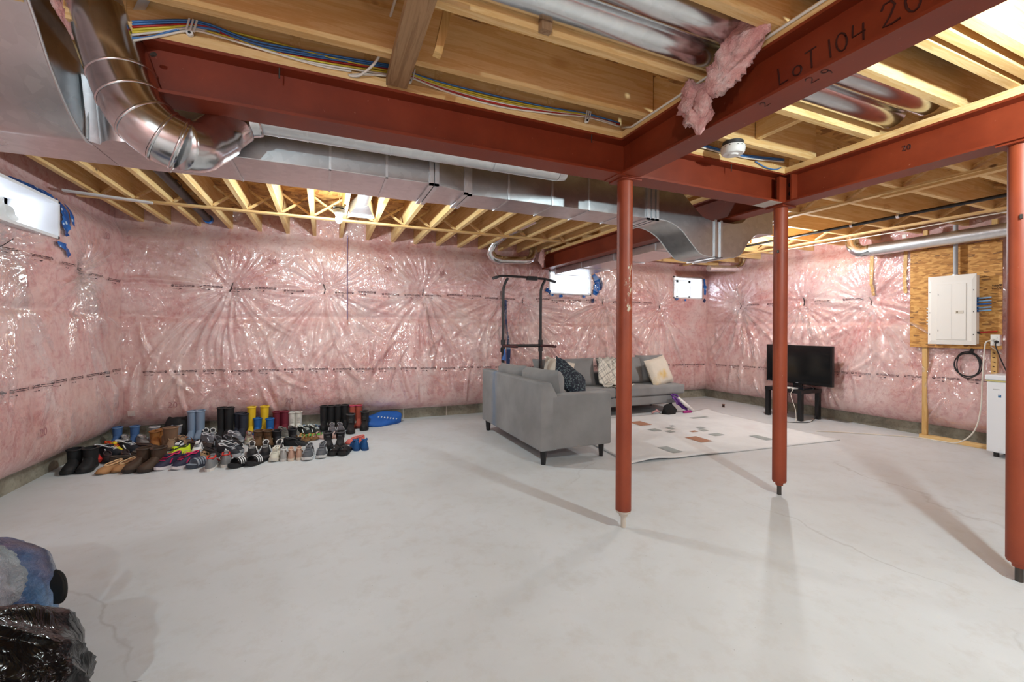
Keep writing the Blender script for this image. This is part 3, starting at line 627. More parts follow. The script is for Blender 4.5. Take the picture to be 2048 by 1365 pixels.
for x, y0 in ((-0.42, 2.42), (0.02, 2.42), (0.30, 2.42), (1.05, 2.52), (1.36, 2.52), (1.64, 2.52), (1.92, 2.52)):
    MB().box(x - .006, y0 - .005, ZD - .005, x + .006, y0 + .06 if False else 2.795, ZD - .0005).box(x - .006, y0 - .005, ZD - .005, x + .006, y0 - .0005, ZDT).build('seam', metal_l, trunk)
for x, y0 in ((0.54, 2.42), (0.57, 2.42), (0.765, 2.50), (0.795, 2.52), (2.14, 2.52), (2.18, 2.52), (2.22, 2.52)):
    MB().box(x - .012, y0 - .014, ZD - .012, x + .012, y0 - .0005, ZDT).box(x - .012, y0 - .014, ZD - .012, x + .012, 2.81, ZD - .0005).build('drive_cleat', metal_l, trunk)
def extr(pts_lo, pts_hi, axis, a0, a1, name, parent):
    return MB().prism(list(pts_lo) + list(pts_hi)[::-1], axis, a0, a1)
# offset that dips under the long beam, then climbs again (outline seen from the front)
lo = spline([(2.16, ZD), (2.32, 1.985), (2.46, 1.93), (2.57, 1.83), (2.66, 1.765), (2.78, 1.752)], 5); lo2 = [(2.90, 1.752)] + spline([(3.00, 1.76), (3.09, 1.80), (3.17, 1.90), (3.27, 1.97), (3.40, 1.985)], 5)
hi = [(2.16, ZDT)] + spline([(2.34, ZDT), (2.46, 2.21), (2.58, 2.12), (2.68, 2.05), (2.78, 2.03)], 5); hi2 = [(2.90, 2.03)] + spline([(3.00, 2.03), (3.10, 2.05), (3.17, 2.11), (3.25, 2.19), (3.40, ZDT)], 5)
k1 = MB().prism([(p[0], p[1]) for p in [(a[0], a[1]) for a in lo]] + [(a[0], a[1]) for a in hi][::-1], 'y', 2.52, 2.79).build('offset_down', metal, trunk, smooth='auto')
MB().prism([(a[0], a[1]) for a in [(2.782, 1.752)] + lo2] + [(a[0], a[1]) for a in [(2.782, 2.03)] + hi2][::-1], 'y', 2.52, 2.79).build('offset_up', metal, trunk, smooth='auto')
MB().box(3.40, 2.52, ZD, 3.46, 2.79, ZDT).build('end_cap', metal, trunk)
for x in (2.80, 2.86): MB().box(x - .010, 2.508, 1.745, x + .010, 2.5195, 2.04).box(x - .010, 2.508, 1.738, x + .010, 2.80, 1.751).build('drive_cleat', metal_l, trunk)
for y in (2.521, 2.789):
    mb = MB(); mb.tube([(p[0], y, p[1] - .001) for p in lo], 0.004, 6); mb.tube([(p[0], y, p[1] - .001) for p in lo2], 0.004, 6); mb.build('pittsburgh_seam', metal_l, trunk)
# left end: offset dropping from the joist space, its open side facing right
lo = spline([(1.2, 2.40), (1.80, 2.395), (2.00, 2.36), (2.09, 2.28), (2.20, 2.15), (2.33, 2.04), (2.456, ZD), (2.52, ZD)], 6)
big = thing('plenum_offset', (-1.5, 2.1, ZD), 'wide curved sheet-metal offset at the upper left corner under the joists', 'duct')
MB().prism([(p[0], p[1]) for p in lo] + [(2.80, ZD), (2.80, ZDT + .02), (2.45, ZDT + .02), (2.25, 2.42), (2.0, 2.53), (1.2, 2.53)], 'x', -2.02, -0.955).build('curved_body', metal, big, smooth='auto')
mb = MB(); mb.tube([(-0.955, p[0], p[1] - .002) for p in lo], 0.006, 8); mb.build('rolled_seam', metal_l, big, smooth=True)
MB().bar((-0.948, 2.455, ZD), (-0.948, 2.455, 2.30), 0.012, 0.010, up=(0, 1, 0)).build('standing_seam', metal_l, big)
MB().box(-2.0, 1.95, 2.345, -0.97, 2.02, 2.352).build('foil_tape_band', foil, big)
# rounded throat between the offset and the trunk
th = MB(); rings = []
for z in (ZD - .002, ZD + .08, ZD + .16, ZDT):
    k = (z - ZD) * 0.25; rings.append([(-0.95, 2.80, z), (-0.95, 2.47 - k, z)] + [(-0.955 + 0.215 * (1 - math.cos(t)) / 2 + .02, 2.56 + 0.02 - 0.16 * math.sin(t) - k, z) for t in np.linspace(0.5, PI - .2, 9)] + [(-0.742, 2.80, z)])
th.loft(rings).build('rounded_throat', metal, big, smooth='auto')

rd = thing('round_duct', (-0.72, 2.09, 1.9), 'shiny round pipe dropping from the ceiling at upper left and elbowing under the red beam', 'duct')
RP = spline([(-0.815, 2.12, 2.53), (-0.765, 2.108, 2.32), (-0.715, 2.09, 2.15), (-0.686, 2.078, 2.06), (-0.645, 2.066, 1.975), (-0.585, 2.064, 1.912), (-0.515, 2.085, 1.885)], 6)
cuts = [0, 14, 20, 26, 31, len(RP) - 1]
for k, (a, b) in enumerate(zip(cuts[:-1], cuts[1:])): MB().tube(RP[a:b + 1], 0.103 + .0008 * (k % 2), 40, k == 4).build('upper_pipe' if k == 0 else 'elbow_gore', metal_r, rd, smooth='auto')
MB().tube(spline([(-0.53, 2.082, 1.89), (-0.475, 2.14, 1.91), (-0.42, 2.22, 1.995), (-0.35, 2.262, 2.085), (-0.28, 2.268, 2.112)], 5), [.098] * 6 + [.092] * 5 + [.082] * 5 + [.070] * 5, 28).build('boot_elbow', metal_r, rd, smooth=True)
def ringat(p, q, r, name, parent, m=metal_l): MB().tube([p, q], r, 40, False).build(name, m, parent, smooth='auto')
for c_ in cuts[1:]:
    c_ = min(c_, len(RP) - 2); p, d = Vector(RP[c_]), (Vector(RP[c_ + 1]) - Vector(RP[c_ - 1])).normalized(); MB().tube([p - d * .006, p - d * .003, p + d * .003, p + d * .006], [.1036, .107, .107, .1036], 40, False).build('crimp_bead', metal_r, rd, smooth=True)
MB().tube([(-0.777, 2.113, 2.372), (-0.767, 2.111, 2.327)], 0.1045, 40, False).build('hanger_band', metal_l, rd, smooth='auto')
MB().bar((-0.665, 2.08, 2.345), (-0.60, 1.99, 2.395), 0.03, 0.002).bar((-0.60, 1.99, 2.395), (-0.545, 1.93, 2.37), 0.03, 0.002).build('hanger_strap', metal_l, rd)
MB().tube([(-0.60, 2.03, 2.19), (-0.585, 2.012, 2.187)], 0.007, 8).build('screw', steel, rd)

wp = thing('round_duct', (0.5, 2.27, 2.06), 'pale round pipe tucked between the cross beam and the trunk duct', 'duct')
MB().tube([(-0.32, 2.268, 2.118), (0.5, 2.268, 2.118), (1.25, 2.268, 2.118)], 0.064, 28).build('pipe', metal_l, wp, smooth='auto')
MB().tube([(1.25, 2.268, 2.118), (1.29, 2.268, 2.12), (1.31, 2.268, 2.135)], [.064, .06, .035], 28).build('end_cap', metal_l, wp, smooth='auto')
for x in (-0.20, -0.08, 0.30, 0.85): ringat((x - .004, 2.268, 2.118), (x + .004, 2.268, 2.118), .0665, 'crimp_bead', wp)

# two pipes side by side in one joist bay, left and right of the overhead beam
for k, (y, lab) in enumerate(((1.425, 'round metal pipe in the overhead joist bay, the one farther from the camera'), (1.265, 'round metal pipe in the overhead joist bay, the one nearer the camera'))):
    t = thing('round_duct', (1.6, y, 2.32), lab, 'duct', 'pair of round ducts in one joist bay')
    MB().tube([(0.2, y, 2.40), (1.0, y, 2.40), (2.05, y, 2.40)], 0.077, 36).build('pipe', metal_r, t, smooth='auto')
    MB().tube([(2.05, y, 2.40), (2.93, y, 2.40)], 0.075, 36).build('pipe', metal_r, t, smooth='auto')
    MB().tube([(2.03 + .06 * k, y, 2.40), (2.10 + .06 * k, y, 2.40)], 0.0785, 36, False).build('foil_tape_band', foil, t, smooth='auto')
# return duct along the long beam, to its right
d2 = thing('return_duct', (3.35, 4.2, 1.98), 'rectangular metal duct running back along the right side of the long beam', 'duct')
for a, b in ((2.86, 3.5), (3.5, 4.2), (4.2, 4.9), (4.9, 5.6)):
    MB().box(3.075, a + .001, 1.985, 3.52, b - .001, 2.262).build('duct_section', metal, d2, bevel=0.003)
    MB().box(3.07, b - .006, 1.98, 3.0745, b + .006, 2.262).box(3.07, b - .006, 1.978, 3.525, b + .006, 1.9845).build('seam', metal_l, d2)
# supply boot near the first bulb
bt = thing('register_boot', (0.33, 4.5, 2.3), 'short round pipe flaring into a flat register boot beside the lit bulb', 'duct')
MB().tube([(0.33, 3.0, 2.40), (0.33, 4.38, 2.395)], 0.062, 28).build('pipe', metal_l, bt, smooth='auto')
rg = [[(0.33 + 0.064 * math.cos(t), 4.36, 2.395 + 0.064 * math.sin(t)) for t in np.linspace(0, 2 * PI, 24, endpoint=False)],
      [(0.33 + max(-.118, min(.118, .17 * math.cos(t))), 4.66, 2.37 + max(-.05, min(.06, .09 * math.sin(t)))) for t in np.linspace(0, 2 * PI, 24, endpoint=False)]]
MB().loft(rg).build('flare', metal_l, bt, smooth='auto')
fl_ = MB().box(0.205, 4.66, 2.306, 0.455, 4.70, 2.345).build('flange', white, bt)
for k in range(14): MB().box(0.215 + k * .017, 4.657, 2.312, 0.222 + k * .017, 4.6595, 2.338).build('slot', grey_d, fl_)
# small elbowed branch at the back wall, left of the long beam
eb = thing('branch_pipe', (2.2, 5.5, 2.1), 'crinkled metal elbow pipe at the back wall below the joists, left of the long beam', 'duct')
MB().tube([(2.13, 4.3, 2.40), (2.12, 5.25, 2.39)], 0.05, 22).build('pipe', metal_r, eb, smooth='auto')
E1 = spline([(2.12, 5.24, 2.39), (2.06, 5.38, 2.33), (2.01, 5.44, 2.22), (2.06, 5.45, 2.135), (2.17, 5.45, 2.11)], 4)
MB().tube(E1, [.054 + .004 * (i % 2) for i in range(len(E1))], 22).build('corrugated_elbow', metal_r, eb, smooth='auto')
MB().tube([(2.16, 5.45, 2.11), (2.52, 5.45, 2.125)], 0.05, 22).build('pipe', metal_r, eb, smooth='auto')
E2 = spline([(2.50, 5.45, 2.125), (2.60, 5.47, 2.15), (2.66, 5.50, 2.22), (2.68, 5.52, 2.33)], 4)
MB().tube(E2, [.052 + .004 * (i % 2) for i in range(len(E2))], 22).build('corrugated_elbow', metal_r, eb, smooth='auto')
eb2 = thing('branch_pipe', (5.8, 4.95, 2.2), 'crinkled metal elbow pipe under the joists above the right corner', 'duct')
MB().tube([(5.30, 4.88, 2.115), (5.86, 4.88, 2.145)], 0.048, 22).build('pipe', metal_l, eb2, smooth='auto')
E3 = spline([(5.84, 4.88, 2.145), (5.95, 4.88, 2.17), (6.02, 4.88, 2.25), (6.03, 4.88, 2.36)], 4)
MB().tube(E3, [.05 + .004 * (i % 2) for i in range(len(E3))], 22).build('corrugated_elbow', metal_r, eb2, smooth='auto')
# long tin pipe above the electrical board
td = thing('round_duct', (5.9, 2.3, 2.08), 'long dull metal pipe running above the electrical panel board', 'duct')
MB().tube([(5.90, 3.08, 2.135), (5.90, 0.3, 2.155)], 0.068, 30).build('pipe', metal_l, td, smooth='auto')
E4 = spline([(5.90, 3.06, 2.135), (5.90, 3.16, 2.13), (5.905, 3.24, 2.18), (5.92, 3.28, 2.28), (5.92, 3.29, 2.40)], 4)
MB().tube(E4, [.068 + .005 * (i % 2) for i in range(len(E4))], 24).build('corrugated_elbow', metal_r, td, smooth='auto')

# pipes
ap = thing('drain_pipe', (-1.25, 4.0, 2.36), 'black drain pipe slung between joists at the left, its end taped blue', 'pipe')
MB().tube([(-1.165, 2.9, 2.385), (-1.165, 4.2, 2.37), (-1.165, 5.62, 2.35)], 0.036, 20).build('pipe', abs_m, ap, smooth='auto')
for y in (3.65, 4.5): MB().tube([(-1.165, y - .02, 2.376), (-1.165, y + .02, 2.375)], 0.043, 20, False).build('coupling', abs_m, ap, smooth='auto')
MB().tube([(-1.165, 5.60, 2.35), (-1.165, 5.66, 2.35)], 0.045, 16).build('blue_tape', tape, ap)
MB().tube([(-1.165, 5.66, 2.35), (-1.165, 5.662, 2.35)], 0.02, 12).build('pipe_end', black, ap)
bp = thing('gas_pipe', (5.01, 2.5, 2.27), 'thin black iron pipe clipped under the joists on the right', 'pipe')
MB().tube([(5.01, -2.2, 2.275), (5.01, 5.2, 2.275)], 0.0155, 14).build('pipe', black, bp, smooth='auto')
for y in (1.58, 2.38, 2.78, 3.58, 4.4): MB().tube([(5.01, y - .012, 2.275), (5.01, y + .012, 2.275)], 0.0215, 12).box(4.998, y - .010, 2.275, 5.022, y + .010, ZJ).build('clip', foil, bp)
bp2 = thing('drain_pipe', (2.3, 1.05, 2.43), 'dark pipe lying in the joist bay between the two right-hand beams', 'pipe')
MB().tube([(1.70, 1.04, 2.46), (2.88, 1.04, 2.46)], 0.045, 20).build('pipe', abs_m, bp2, smooth='auto')

# ---------------------------------------------------------------- cables
cab = {'blue': mat('blue_cable', srgb(70, 126, 190), 0.45), 'white': mat('white_cable', srgb(226, 218, 206), 0.5), 'red': mat('red_cable', srgb(176, 34, 30), 0.45), 'yellow': mat('yellow_cable', srgb(216, 200, 66), 0.45), 'black': mat('black_cable', srgb(24, 22, 24), 0.5)}
YC = 2.036
def cable(col, pts, label, group, r=0.0042, y=YC, name='cable'):
    P = spline([(p[0], y + (p[2] if len(p) > 2 else 0), p[1]) for p in pts], 6); o = MB().tube(P, r, 8).build(name, cab[col], None, smooth=True)
    return tag(o, label, 'cable', group)
left_run = [
    ('blue', [(-0.66, 2.300), (-0.573, 2.330), (-0.48, 2.356), (-0.416, 2.357), (-0.282, 2.335), (-0.102, 2.341), (0.26, 2.366)], 'topmost blue cable of the bundle along the left of the cross beam'),
    ('blue', [(-0.66, 2.290), (-0.573, 2.321), (-0.48, 2.348), (-0.416, 2.348), (-0.282, 2.324), (-0.102, 2.330), (0.26, 2.359)], 'second blue cable of the bundle along the left of the cross beam'),
    ('blue', [(-0.66, 2.240), (-0.60, 2.262), (-0.54, 2.300), (-0.48, 2.330), (-0.40, 2.341), (-0.27, 2.316), (-0.10, 2.322), (0.26, 2.352)], 'lowest blue cable of the bundle, bowing down behind the round pipe'),
    ('red', [(-0.66, 2.281), (-0.57, 2.312), (-0.48, 2.340), (-0.40, 2.345), (-0.367, 2.331), (-0.247, 2.306), (-0.026, 2.318), (0.26, 2.346)], 'red cable sagging out of the bundle left of the hanging flat board'),
    ('yellow', [(-0.66, 2.271), (-0.558, 2.308), (-0.48, 2.335), (-0.383, 2.352, .006), (-0.176, 2.349, .006), (-0.026, 2.338), (0.26, 2.338)], 'upper yellow cable left of the hanging flat board'),
    ('yellow', [(-0.66, 2.262), (-0.558, 2.298), (-0.48, 2.330, .006), (-0.36, 2.325), (-0.20, 2.308), (-0.026, 2.310), (0.26, 2.330)], 'lower yellow cable left of the hanging flat board'),
    ('white', [(-0.66, 2.252), (-0.573, 2.288), (-0.48, 2.326), (-0.383, 2.330, .006), (-0.175, 2.302), (-0.025, 2.300), (0.26, 2.322)], 'upper white cable left of the hanging flat board'),
    ('white', [(-0.66, 2.230), (-0.573, 2.272), (-0.48, 2.318), (-0.40, 2.320), (-0.20, 2.300, -.006), (-0.025, 2.292), (0.10, 2.298)], 'lower white cable left of the hanging flat board')]
for c_, p_, l_ in left_run: cable(c_, p_, l_, 'cable bundle left of the flat board')
right_run = [
    ('yellow', [(0.345, 2.350), (0.49, 2.334), (0.793, 2.326), (1.073, 2.334), (1.312, 2.350)], 'upper yellow cable between the two white clips'),
    ('yellow', [(0.345, 2.345), (0.49, 2.326), (0.793, 2.316), (1.073, 2.327), (1.312, 2.347)], 'lower yellow cable between the two white clips'),
    ('white', [(0.345, 2.341), (0.49, 2.319), (0.793, 2.307), (1.073, 2.322), (1.312, 2.342), (1.50, 2.335)], 'upper white cable between the two white clips'),
    ('red', [(0.345, 2.338), (0.538, 2.311), (0.793, 2.300), (1.073, 2.316), (1.312, 2.340), (1.53, 2.338)], 'red cable between the two white clips, running on to the beam corner'),
    ('white', [(0.345, 2.334), (0.538, 2.302), (0.793, 2.288), (1.073, 2.310), (1.312, 2.336), (1.53, 2.326)], 'lowest white cable sagging between the two white clips'),
    ('blue', [(0.345, 2.355), (0.49, 2.342), (0.793, 2.338), (1.073, 2.342), (1.312, 2.355), (1.53, 2.346)], 'blue cable between the two white clips right of the flat board')]
for c_, p_, l_ in right_run: cable(c_, p_, l_, 'cable bundle right of the flat board')
def clip(x, z, lab):
    t = thing('cable_clip', (x, YC, z), lab, 'cable clip', 'white cable clips')
    for k in (-1, 0, 1): MB().bar((x + .012 * k + .006, YC - .007, z + .024), (x + .012 * k - .004, YC - .007, z - .024), 0.006, 0.004, up=(0, 1, 0)).build('rib', white, t)
    MB().tube([(x - .006, YC + .004, z - .03), (x - .006, YC - .008, z - .03)], 0.012, 12).build('eyelet', white, t); MB().tube([(x - .006, YC - .0085, z - .03), (x - .006, YC - .010, z - .03)], 0.005, 10).build('nail_head', black, t)
clip(-0.478, 2.335, 'white cable clip on the blue bundle near the round pipe'); clip(0.357, 2.345, 'white cable clip just right of the flat board'); clip(1.312, 2.345, 'white cable clip near the beam corner')
P = spline([(0.262, 1.82, 2.535), (0.235, 1.86, 2.44), (0.205, 1.93, 2.33), (0.14, 2.02, 2.285), (0.09, 2.035, 2.279), (0.16, 2.036, 2.300), (0.25, 2.036, 2.316)], 6)
tag(MB().tube(P, 0.0055, 8).build('cable', cab['white'], None, smooth=True), 'white cable hanging in a loop beside the flat board', 'cable')
P = [(1.542, -1.0, 2.290), (1.542, 1.0, 2.290), (1.542, 1.95, 2.290), (1.538, 2.03, 2.32)]
tag(MB().tube(P, 0.0055, 8).build('cable', cab['white'], None, smooth=True), 'white cable stapled along the timber edge of the lettered beam', 'cable')
for k, (c_, dz) in enumerate((('blue', 0), ('white', -.010), ('blue', .009))):
    P = spline([(1.70, 2.030, 2.352 + dz), (1.95, 2.030, 2.335 + dz), (2.2, 2.030, 2.318 + dz), (2.5, 2.030, 2.315 + dz), (2.75, 2.030, 2.335 + dz), (2.90, 2.032, 2.35 + dz)], 6)
    tag(MB().tube(P, 0.0045, 8).build('cable', cab[c_], None, smooth=True), ('middle blue cable', 'white cable', 'top blue cable')[k] + ' sagging below the smoke alarm joist', 'cable', 'cables by the smoke alarm')
P = spline([(2.62, 2.034, 2.300), (2.72, 2.030, 2.272), (2.82, 2.034, 2.276), (2.88, 2.04, 2.30)], 6)
tag(MB().tube(P, 0.004, 8).build('cable', cab['blue'], None, smooth=True), 'short pale blue cable loop over the corner of the two plates', 'cable')
P = spline([(3.56, 5.35, 2.28), (3.62, 5.30, 2.2), (3.8, 5.2, 2.14), (4.1, 5.1, 2.2), (4.3, 4.9, 2.28)], 6)
tag(MB().tube(P, 0.006, 8).build('cable', cab['yellow'], None, smooth=True), 'yellow cable drooping under the joists behind the dipped duct', 'cable')
P = spline([(3.56, 5.2, 2.285), (3.66, 5.05, 2.23), (4.0, 4.95, 2.25), (4.5, 4.6, 2.285)], 6)
tag(MB().tube(P, 0.007, 8).build('cable', cab['black'], None, smooth=True), 'black cable drooping under the joists behind the dipped duct', 'cable')
P = spline([(5.70, -1.0, 2.275), (5.70, 2.0, 2.272), (5.705, 2.8, 2.262), (5.69, 4.2, 2.275)], 6)
tag(MB().tube(P, 0.006, 8).build('cable', cab['white'], None, smooth=True), 'white cable following the right strapping toward the back', 'cable')
P = [(0.242, 5.62, 2.30), (0.243, 5.62, 1.8), (0.246, 5.62, 1.28)]
tag(MB().tube(P, 0.005, 8).build('pull_string', mat('grey_violet_string', srgb(110, 100, 140), 0.6), None), 'thin grey violet line hanging down the back wall near the lit bulb', 'string')

# ---------------------------------------------------------------- bulbs
def bulb(p, pw, col, lab, on=True):
    x, y, z = p; t = thing('ceiling_bulb', (x, y, ZJ), lab, 'lamp', 'bare bulbs in ceiling sockets')
    MB().tube([(x, y, z + .105), (x, y, z + .09), (x, y, z + .082), (x, y, z + .055), (x, y, z + .045)], [.024, .050, .052, .042, .024], 24).build('socket', mat('grey_porcelain', srgb(150, 146, 140), 0.4), t, smooth='auto')
    MB().bar((x - .16, y, z + .112), (x + .16, y, z + .112), 0.05, 0.012).build('mounting_slat', wood_x, t) if False else None
    rg = []
    for k in range(11):
        a = PI * k / 10; rg.append((z + .046 - .075 * (1 - math.cos(a)) / 2, max(.004, .030 * math.sin(a) ** 0.8 + (.012 if k < 3 else 0))))
    bm = mat('lit_bulb_%d' % int(pw), (1, 1, 1, 1), 0.4); NT(bm).b.inputs['Emission Color'].default_value = (*col, 1); NT(bm).b.inputs['Emission Strength'].default_value = 8.0
    MB().tube([(x, y, a) for a, r in rg], [r for a, r in rg], 20).build('glass', bm, t, smooth=True).visible_shadow = True
    MB().tube([(x, y, ZJ + .1), (x + .01, y, z + .14), (x, y, z + .105)], 0.004, 6).build('wire', cab['white'], t)
    MB().box(x - .05, y - .05, z + .103, x + .05, y + .05, z + .118).build('octagon_box', mat('dark_box_steel', srgb(96, 94, 92), 0.5, 0.5), t)
    ld = bpy.data.lights.new('bulb_light', 'POINT'); ld.energy = pw; ld.color = col; ld.shadow_soft_size = 0.035
    lo_ = bpy.data.objects.new('bulb_light', ld); C.objects.link(lo_); lo_.parent = t; lo_.location = Vector((x, y, z - .045)) - Vector(t.location)
labs = ['lit bare bulb in a white socket under the joists over the shoes', 'lit bare bulb under the joists behind the post by the television', 'lit bare bulb between the two beams on the near right', 'added unseen fill bulb behind the camera on the left', 'added unseen fill bulb behind the camera on the right']
for (p, pw, col), lb in zip(BULBS, labs): bulb(p, pw, col, lb)
# smoke alarm and pull tag
t = thing('smoke_alarm', (2.24, 1.885, 2.22), 'white smoke alarm fixed under a joist beside the lettered beam', 'smoke alarm')
x, y = 2.24, 1.887
MB().tube([(x, y, ZJ - .001), (x, y, 2.275)], 0.058, 28).build('base', grey_d, t, smooth='auto')
MB().tube([(x, y, 2.276), (x, y, 2.262), (x, y, 2.240), (x, y, 2.230)], [.066, .068, .064, .056], 32).build('body', white, t, smooth='auto')
MB().tube([(x, y, 2.231), (x, y, 2.222)], [.030, .026], 24).build('sensor_cover', white, t, smooth='auto')
for k in range(6):
    a = k * PI / 3; MB().bar((x + .067 * math.cos(a), y + .067 * math.sin(a), 2.267), (x + .0672 * math.cos(a + .5), y + .0672 * math.sin(a + .5), 2.267), 0.003, 0.004).build('vent_slot', grey_d, t)
t = thing('pull_tag', (5.63, 2.62, 2.2), 'small white tag hanging on a string from the right strapping', 'tag')
MB().tube([(5.63, 2.62, 2.285), (5.63, 2.62, 2.20)], 0.002, 6).build('string', white, t); MB().box(5.625, 2.602, 2.165, 5.632, 2.638, 2.205).build('tag_plate', white, t, bevel=.003)
# ---------------------------------------------------------------- soft shapes
def cushion(c, size, rot, m, name, parent, puff=0.5, n=14, seed=0, corner=0.8):
    # pillow shape: size (w, h, thickness); rot = Matrix 3x3
    w_, h_, t_ = size; g = np.linspace(-1, 1, n + 1); vs_ = []; fs_ = []; r_ = random.Random(seed); ph = [r_.uniform(0, 6) for _ in range(6)]
    for sgn in (1, -1):
        b = len(vs_)
        for j in range(n + 1):
            for i in range(n + 1):
                x, y = g[i], g[j]; e = max(0.0, (1 - abs(x) ** 2.6)) ** puff * max(0.0, (1 - abs(y) ** 2.6)) ** puff
                px = x * (1 - 0.06 * corner * (1 - y * y)); py = y * (1 - 0.06 * corner * (1 - x * x))
                wr = 0.012 * math.sin(5 * x + ph[0]) * math.sin(4 * y + ph[1]) + 0.006 * math.sin(11 * x + 7 * y + ph[2])
                vs_.append(Vector(c) + rot @ Vector((px * w_ / 2, py * h_ / 2, sgn * (t_ / 2) * e + wr * e * .8)))
        for j in range(n):
            for i in range(n):
                a = b + j * (n + 1) + i; q = (a, a + 1, a + n + 2, a + n + 1); fs_.append(q if sgn == 1 else q[::-1])
    return MB().add(vs_, fs_).build(name, m, parent, smooth=True)
def basis(right, up):
    r = Vector(right).normalized(); u = Vector(up).normalized(); n_ = r.cross(u).normalized(); u = n_.cross(r); return Matrix((r, u, n_)).transposed()
def softbox(x0, y0, z0, x1, y1, z1, name, m, parent, b=0.02): return MB().box(x0, y0, z0, x1, y1, z1).build(name, m, parent, bevel=b, seg=3)

# ---------------------------------------------------------------- loveseat with its back to the shoes
ls = thing('loveseat', (2.08, 4.1, 0), 'grey loveseat seen from behind, with a blue chalk streak on its back', 'sofa')
MB().prism([(1.70, 0.125), (1.86, 0.125), (1.86, 0.60), (1.80, 0.715), (1.715, 0.72), (1.70, 0.70)], 'y', 3.335, 4.85).build('back_panel', sofa_b, ls, bevel=0.012, seg=3)
softbox(1.865, 3.50, 0.135, 2.40, 4.85, 0.27, 'base', sofa_f, ls)
softbox(1.80, 3.335, 0.13, 2.43, 3.49, 0.605, 'arm', sofa_f, ls, 0.018)
for a, b in ((3.50, 4.17), (4.18, 4.84)): softbox(1.95, a, 0.275, 2.46, b, 0.42, 'seat_cushion', sofa_f, ls, 0.03)
for k, (yc, zc) in enumerate(((4.42, 0.60), (3.76, 0.61))):
    cushion((1.94, yc, zc), (0.70, 0.40, 0.22), basis((0, -1, 0.02), (-0.18, 0, 1)), sofa_f, 'back_cushion', ls, 0.30, seed=k)
for x, y in ((1.755, 3.39), (1.755, 4.79), (2.375, 3.42), (2.37, 4.79)): MB().tube([(x, y, 0.14), (x, y, 0.0)], [.036, .023], 4).build('leg', blackw, ls)

# ---------------------------------------------------------------- long sofa against the back wall
s2 = thing('sofa', (3.7, 5.2, 0), 'long grey sofa along the back wall with loose pillows and a plaid throw', 'sofa')
softbox(2.60, 4.89, 0.13, 4.74, 5.46, 0.255, 'base', sofa_f, s2)
for a, b in ((2.60, 3.62), (3.63, 4.84)): softbox(a, 4.865, 0.258, b, 5.36, 0.395, 'seat_cushion', sofa_f, s2, 0.03)
softbox(2.56, 5.36, 0.13, 5.02, 5.52, 0.56, 'back_panel', sofa_f, s2, 0.02)
for k, (xc, wd_, zc) in enumerate(((3.06, 0.98, 0.575), (3.98, 0.80, 0.575), (4.55, 0.52, 0.60))):
    cushion((xc, 5.27, zc), (wd_, 0.42, 0.22), basis((1, 0, 0), (0, 0.22, 1)), sofa_f, 'back_cushion', s2, 0.28, seed=k + 5)
for x, y in ((2.66, 4.95), (4.62, 4.93), (2.66, 5.44), (4.70, 5.44)): MB().tube([(x, y, 0.135), (x, y, 0.0)], [.034, .023], 4).build('leg', blackw, s2)

def pillow_mat(name, base, spot, thr):
    m = mat(name, base, 0.95); t = NT(m); n = t.noise(t.coord((1, 1, 1)), 3.0, 3); n2 = t.noise(t.coord((1, 1, 1)), 60, 4, 0.7)
    t.col(t.mix(t.ramp(n, [(thr, G(0)), (thr + .12, G(0.85))]), base, spot)); t.bump(n2, 0.7, 0.006); return m
cream = pillow_mat('cream_knit_mustard', srgb(214, 204, 190), srgb(212, 176, 98), 0.55)
navyf = pillow_mat('navy_patterned_cloth', srgb(34, 40, 54), srgb(58, 74, 88), 0.5)
t = NT(navyf); dd = t.vor(t.coord((1, 1, 1)), 46, out='Distance'); t.col(t.ramp(dd, [(0.25, srgb(104, 122, 128)), (0.45, srgb(32, 38, 52))]))
tag(cushion((2.80, 5.02, 0.60), (0.40, 0.40, 0.15), basis((0.9, -0.35, -0.25), (0.3, 0.25, 1)), cream, 'throw_pillow', None, 0.45, seed=3), 'cream and mustard pillow on the sofa behind the navy pillow', 'pillow')
tag(cushion((2.40, 4.02, 0.645), (0.46, 0.42, 0.14), basis((0.80, -0.05, -0.62), (0.35, 0.75, 0.62)), navyf, 'throw_pillow', None, 0.45, seed=4), 'dark navy patterned pillow leaning on the loveseat', 'pillow')
tag(cushion((4.52, 5.06, 0.575), (0.46, 0.42, 0.16), basis((0.95, 0.2, 0.16), (-0.05, 0.35, 1)), cream, 'throw_pillow', None, 0.45, seed=6), 'cream and mustard pillow at the right end of the sofa', 'pillow')
def plaid_mat():
    m = mat('plaid_wool', srgb(222, 216, 204), 0.95); t = NT(m); tc = t.n('ShaderNodeTexCoord'); mp = t.n('ShaderNodeMapping'); t.l(tc.outputs['Object'], mp.inputs[0]); mp.inputs['Rotation'].default_value = (0, 0.5, 0); sx = t.n('ShaderNodeSeparateXYZ'); t.l(mp.outputs[0], sx.inputs[0]); c = srgb(224, 219, 208)
    for o_, per, wdt, colr in ((0, 9, .24, srgb(176, 172, 166)), (2, 9, .24, srgb(176, 172, 166)), (0, 6.5, .08, srgb(96, 94, 94)), (2, 6.5, .08, srgb(96, 94, 94))):
        a = t.n('ShaderNodeMath', _operation='MULTIPLY'); t.l(sx.outputs[o_], a.inputs[0]); a.inputs[1].default_value = per * 1.6; f = t.n('ShaderNodeMath', _operation='FRACT'); t.l(a.outputs[0], f.inputs[0]); l_ = t.n('ShaderNodeMath', _operation='LESS_THAN'); t.l(f.outputs[0], l_.inputs[0]); l_.inputs[1].default_value = wdt
        g_ = t.n('ShaderNodeMath', _operation='MULTIPLY'); t.l(l_.outputs[0], g_.inputs[0]); g_.inputs[1].default_value = 0.6; c = t.mix(g_.outputs[0], c, colr)
    t.col(c); return m
plaid = plaid_mat()
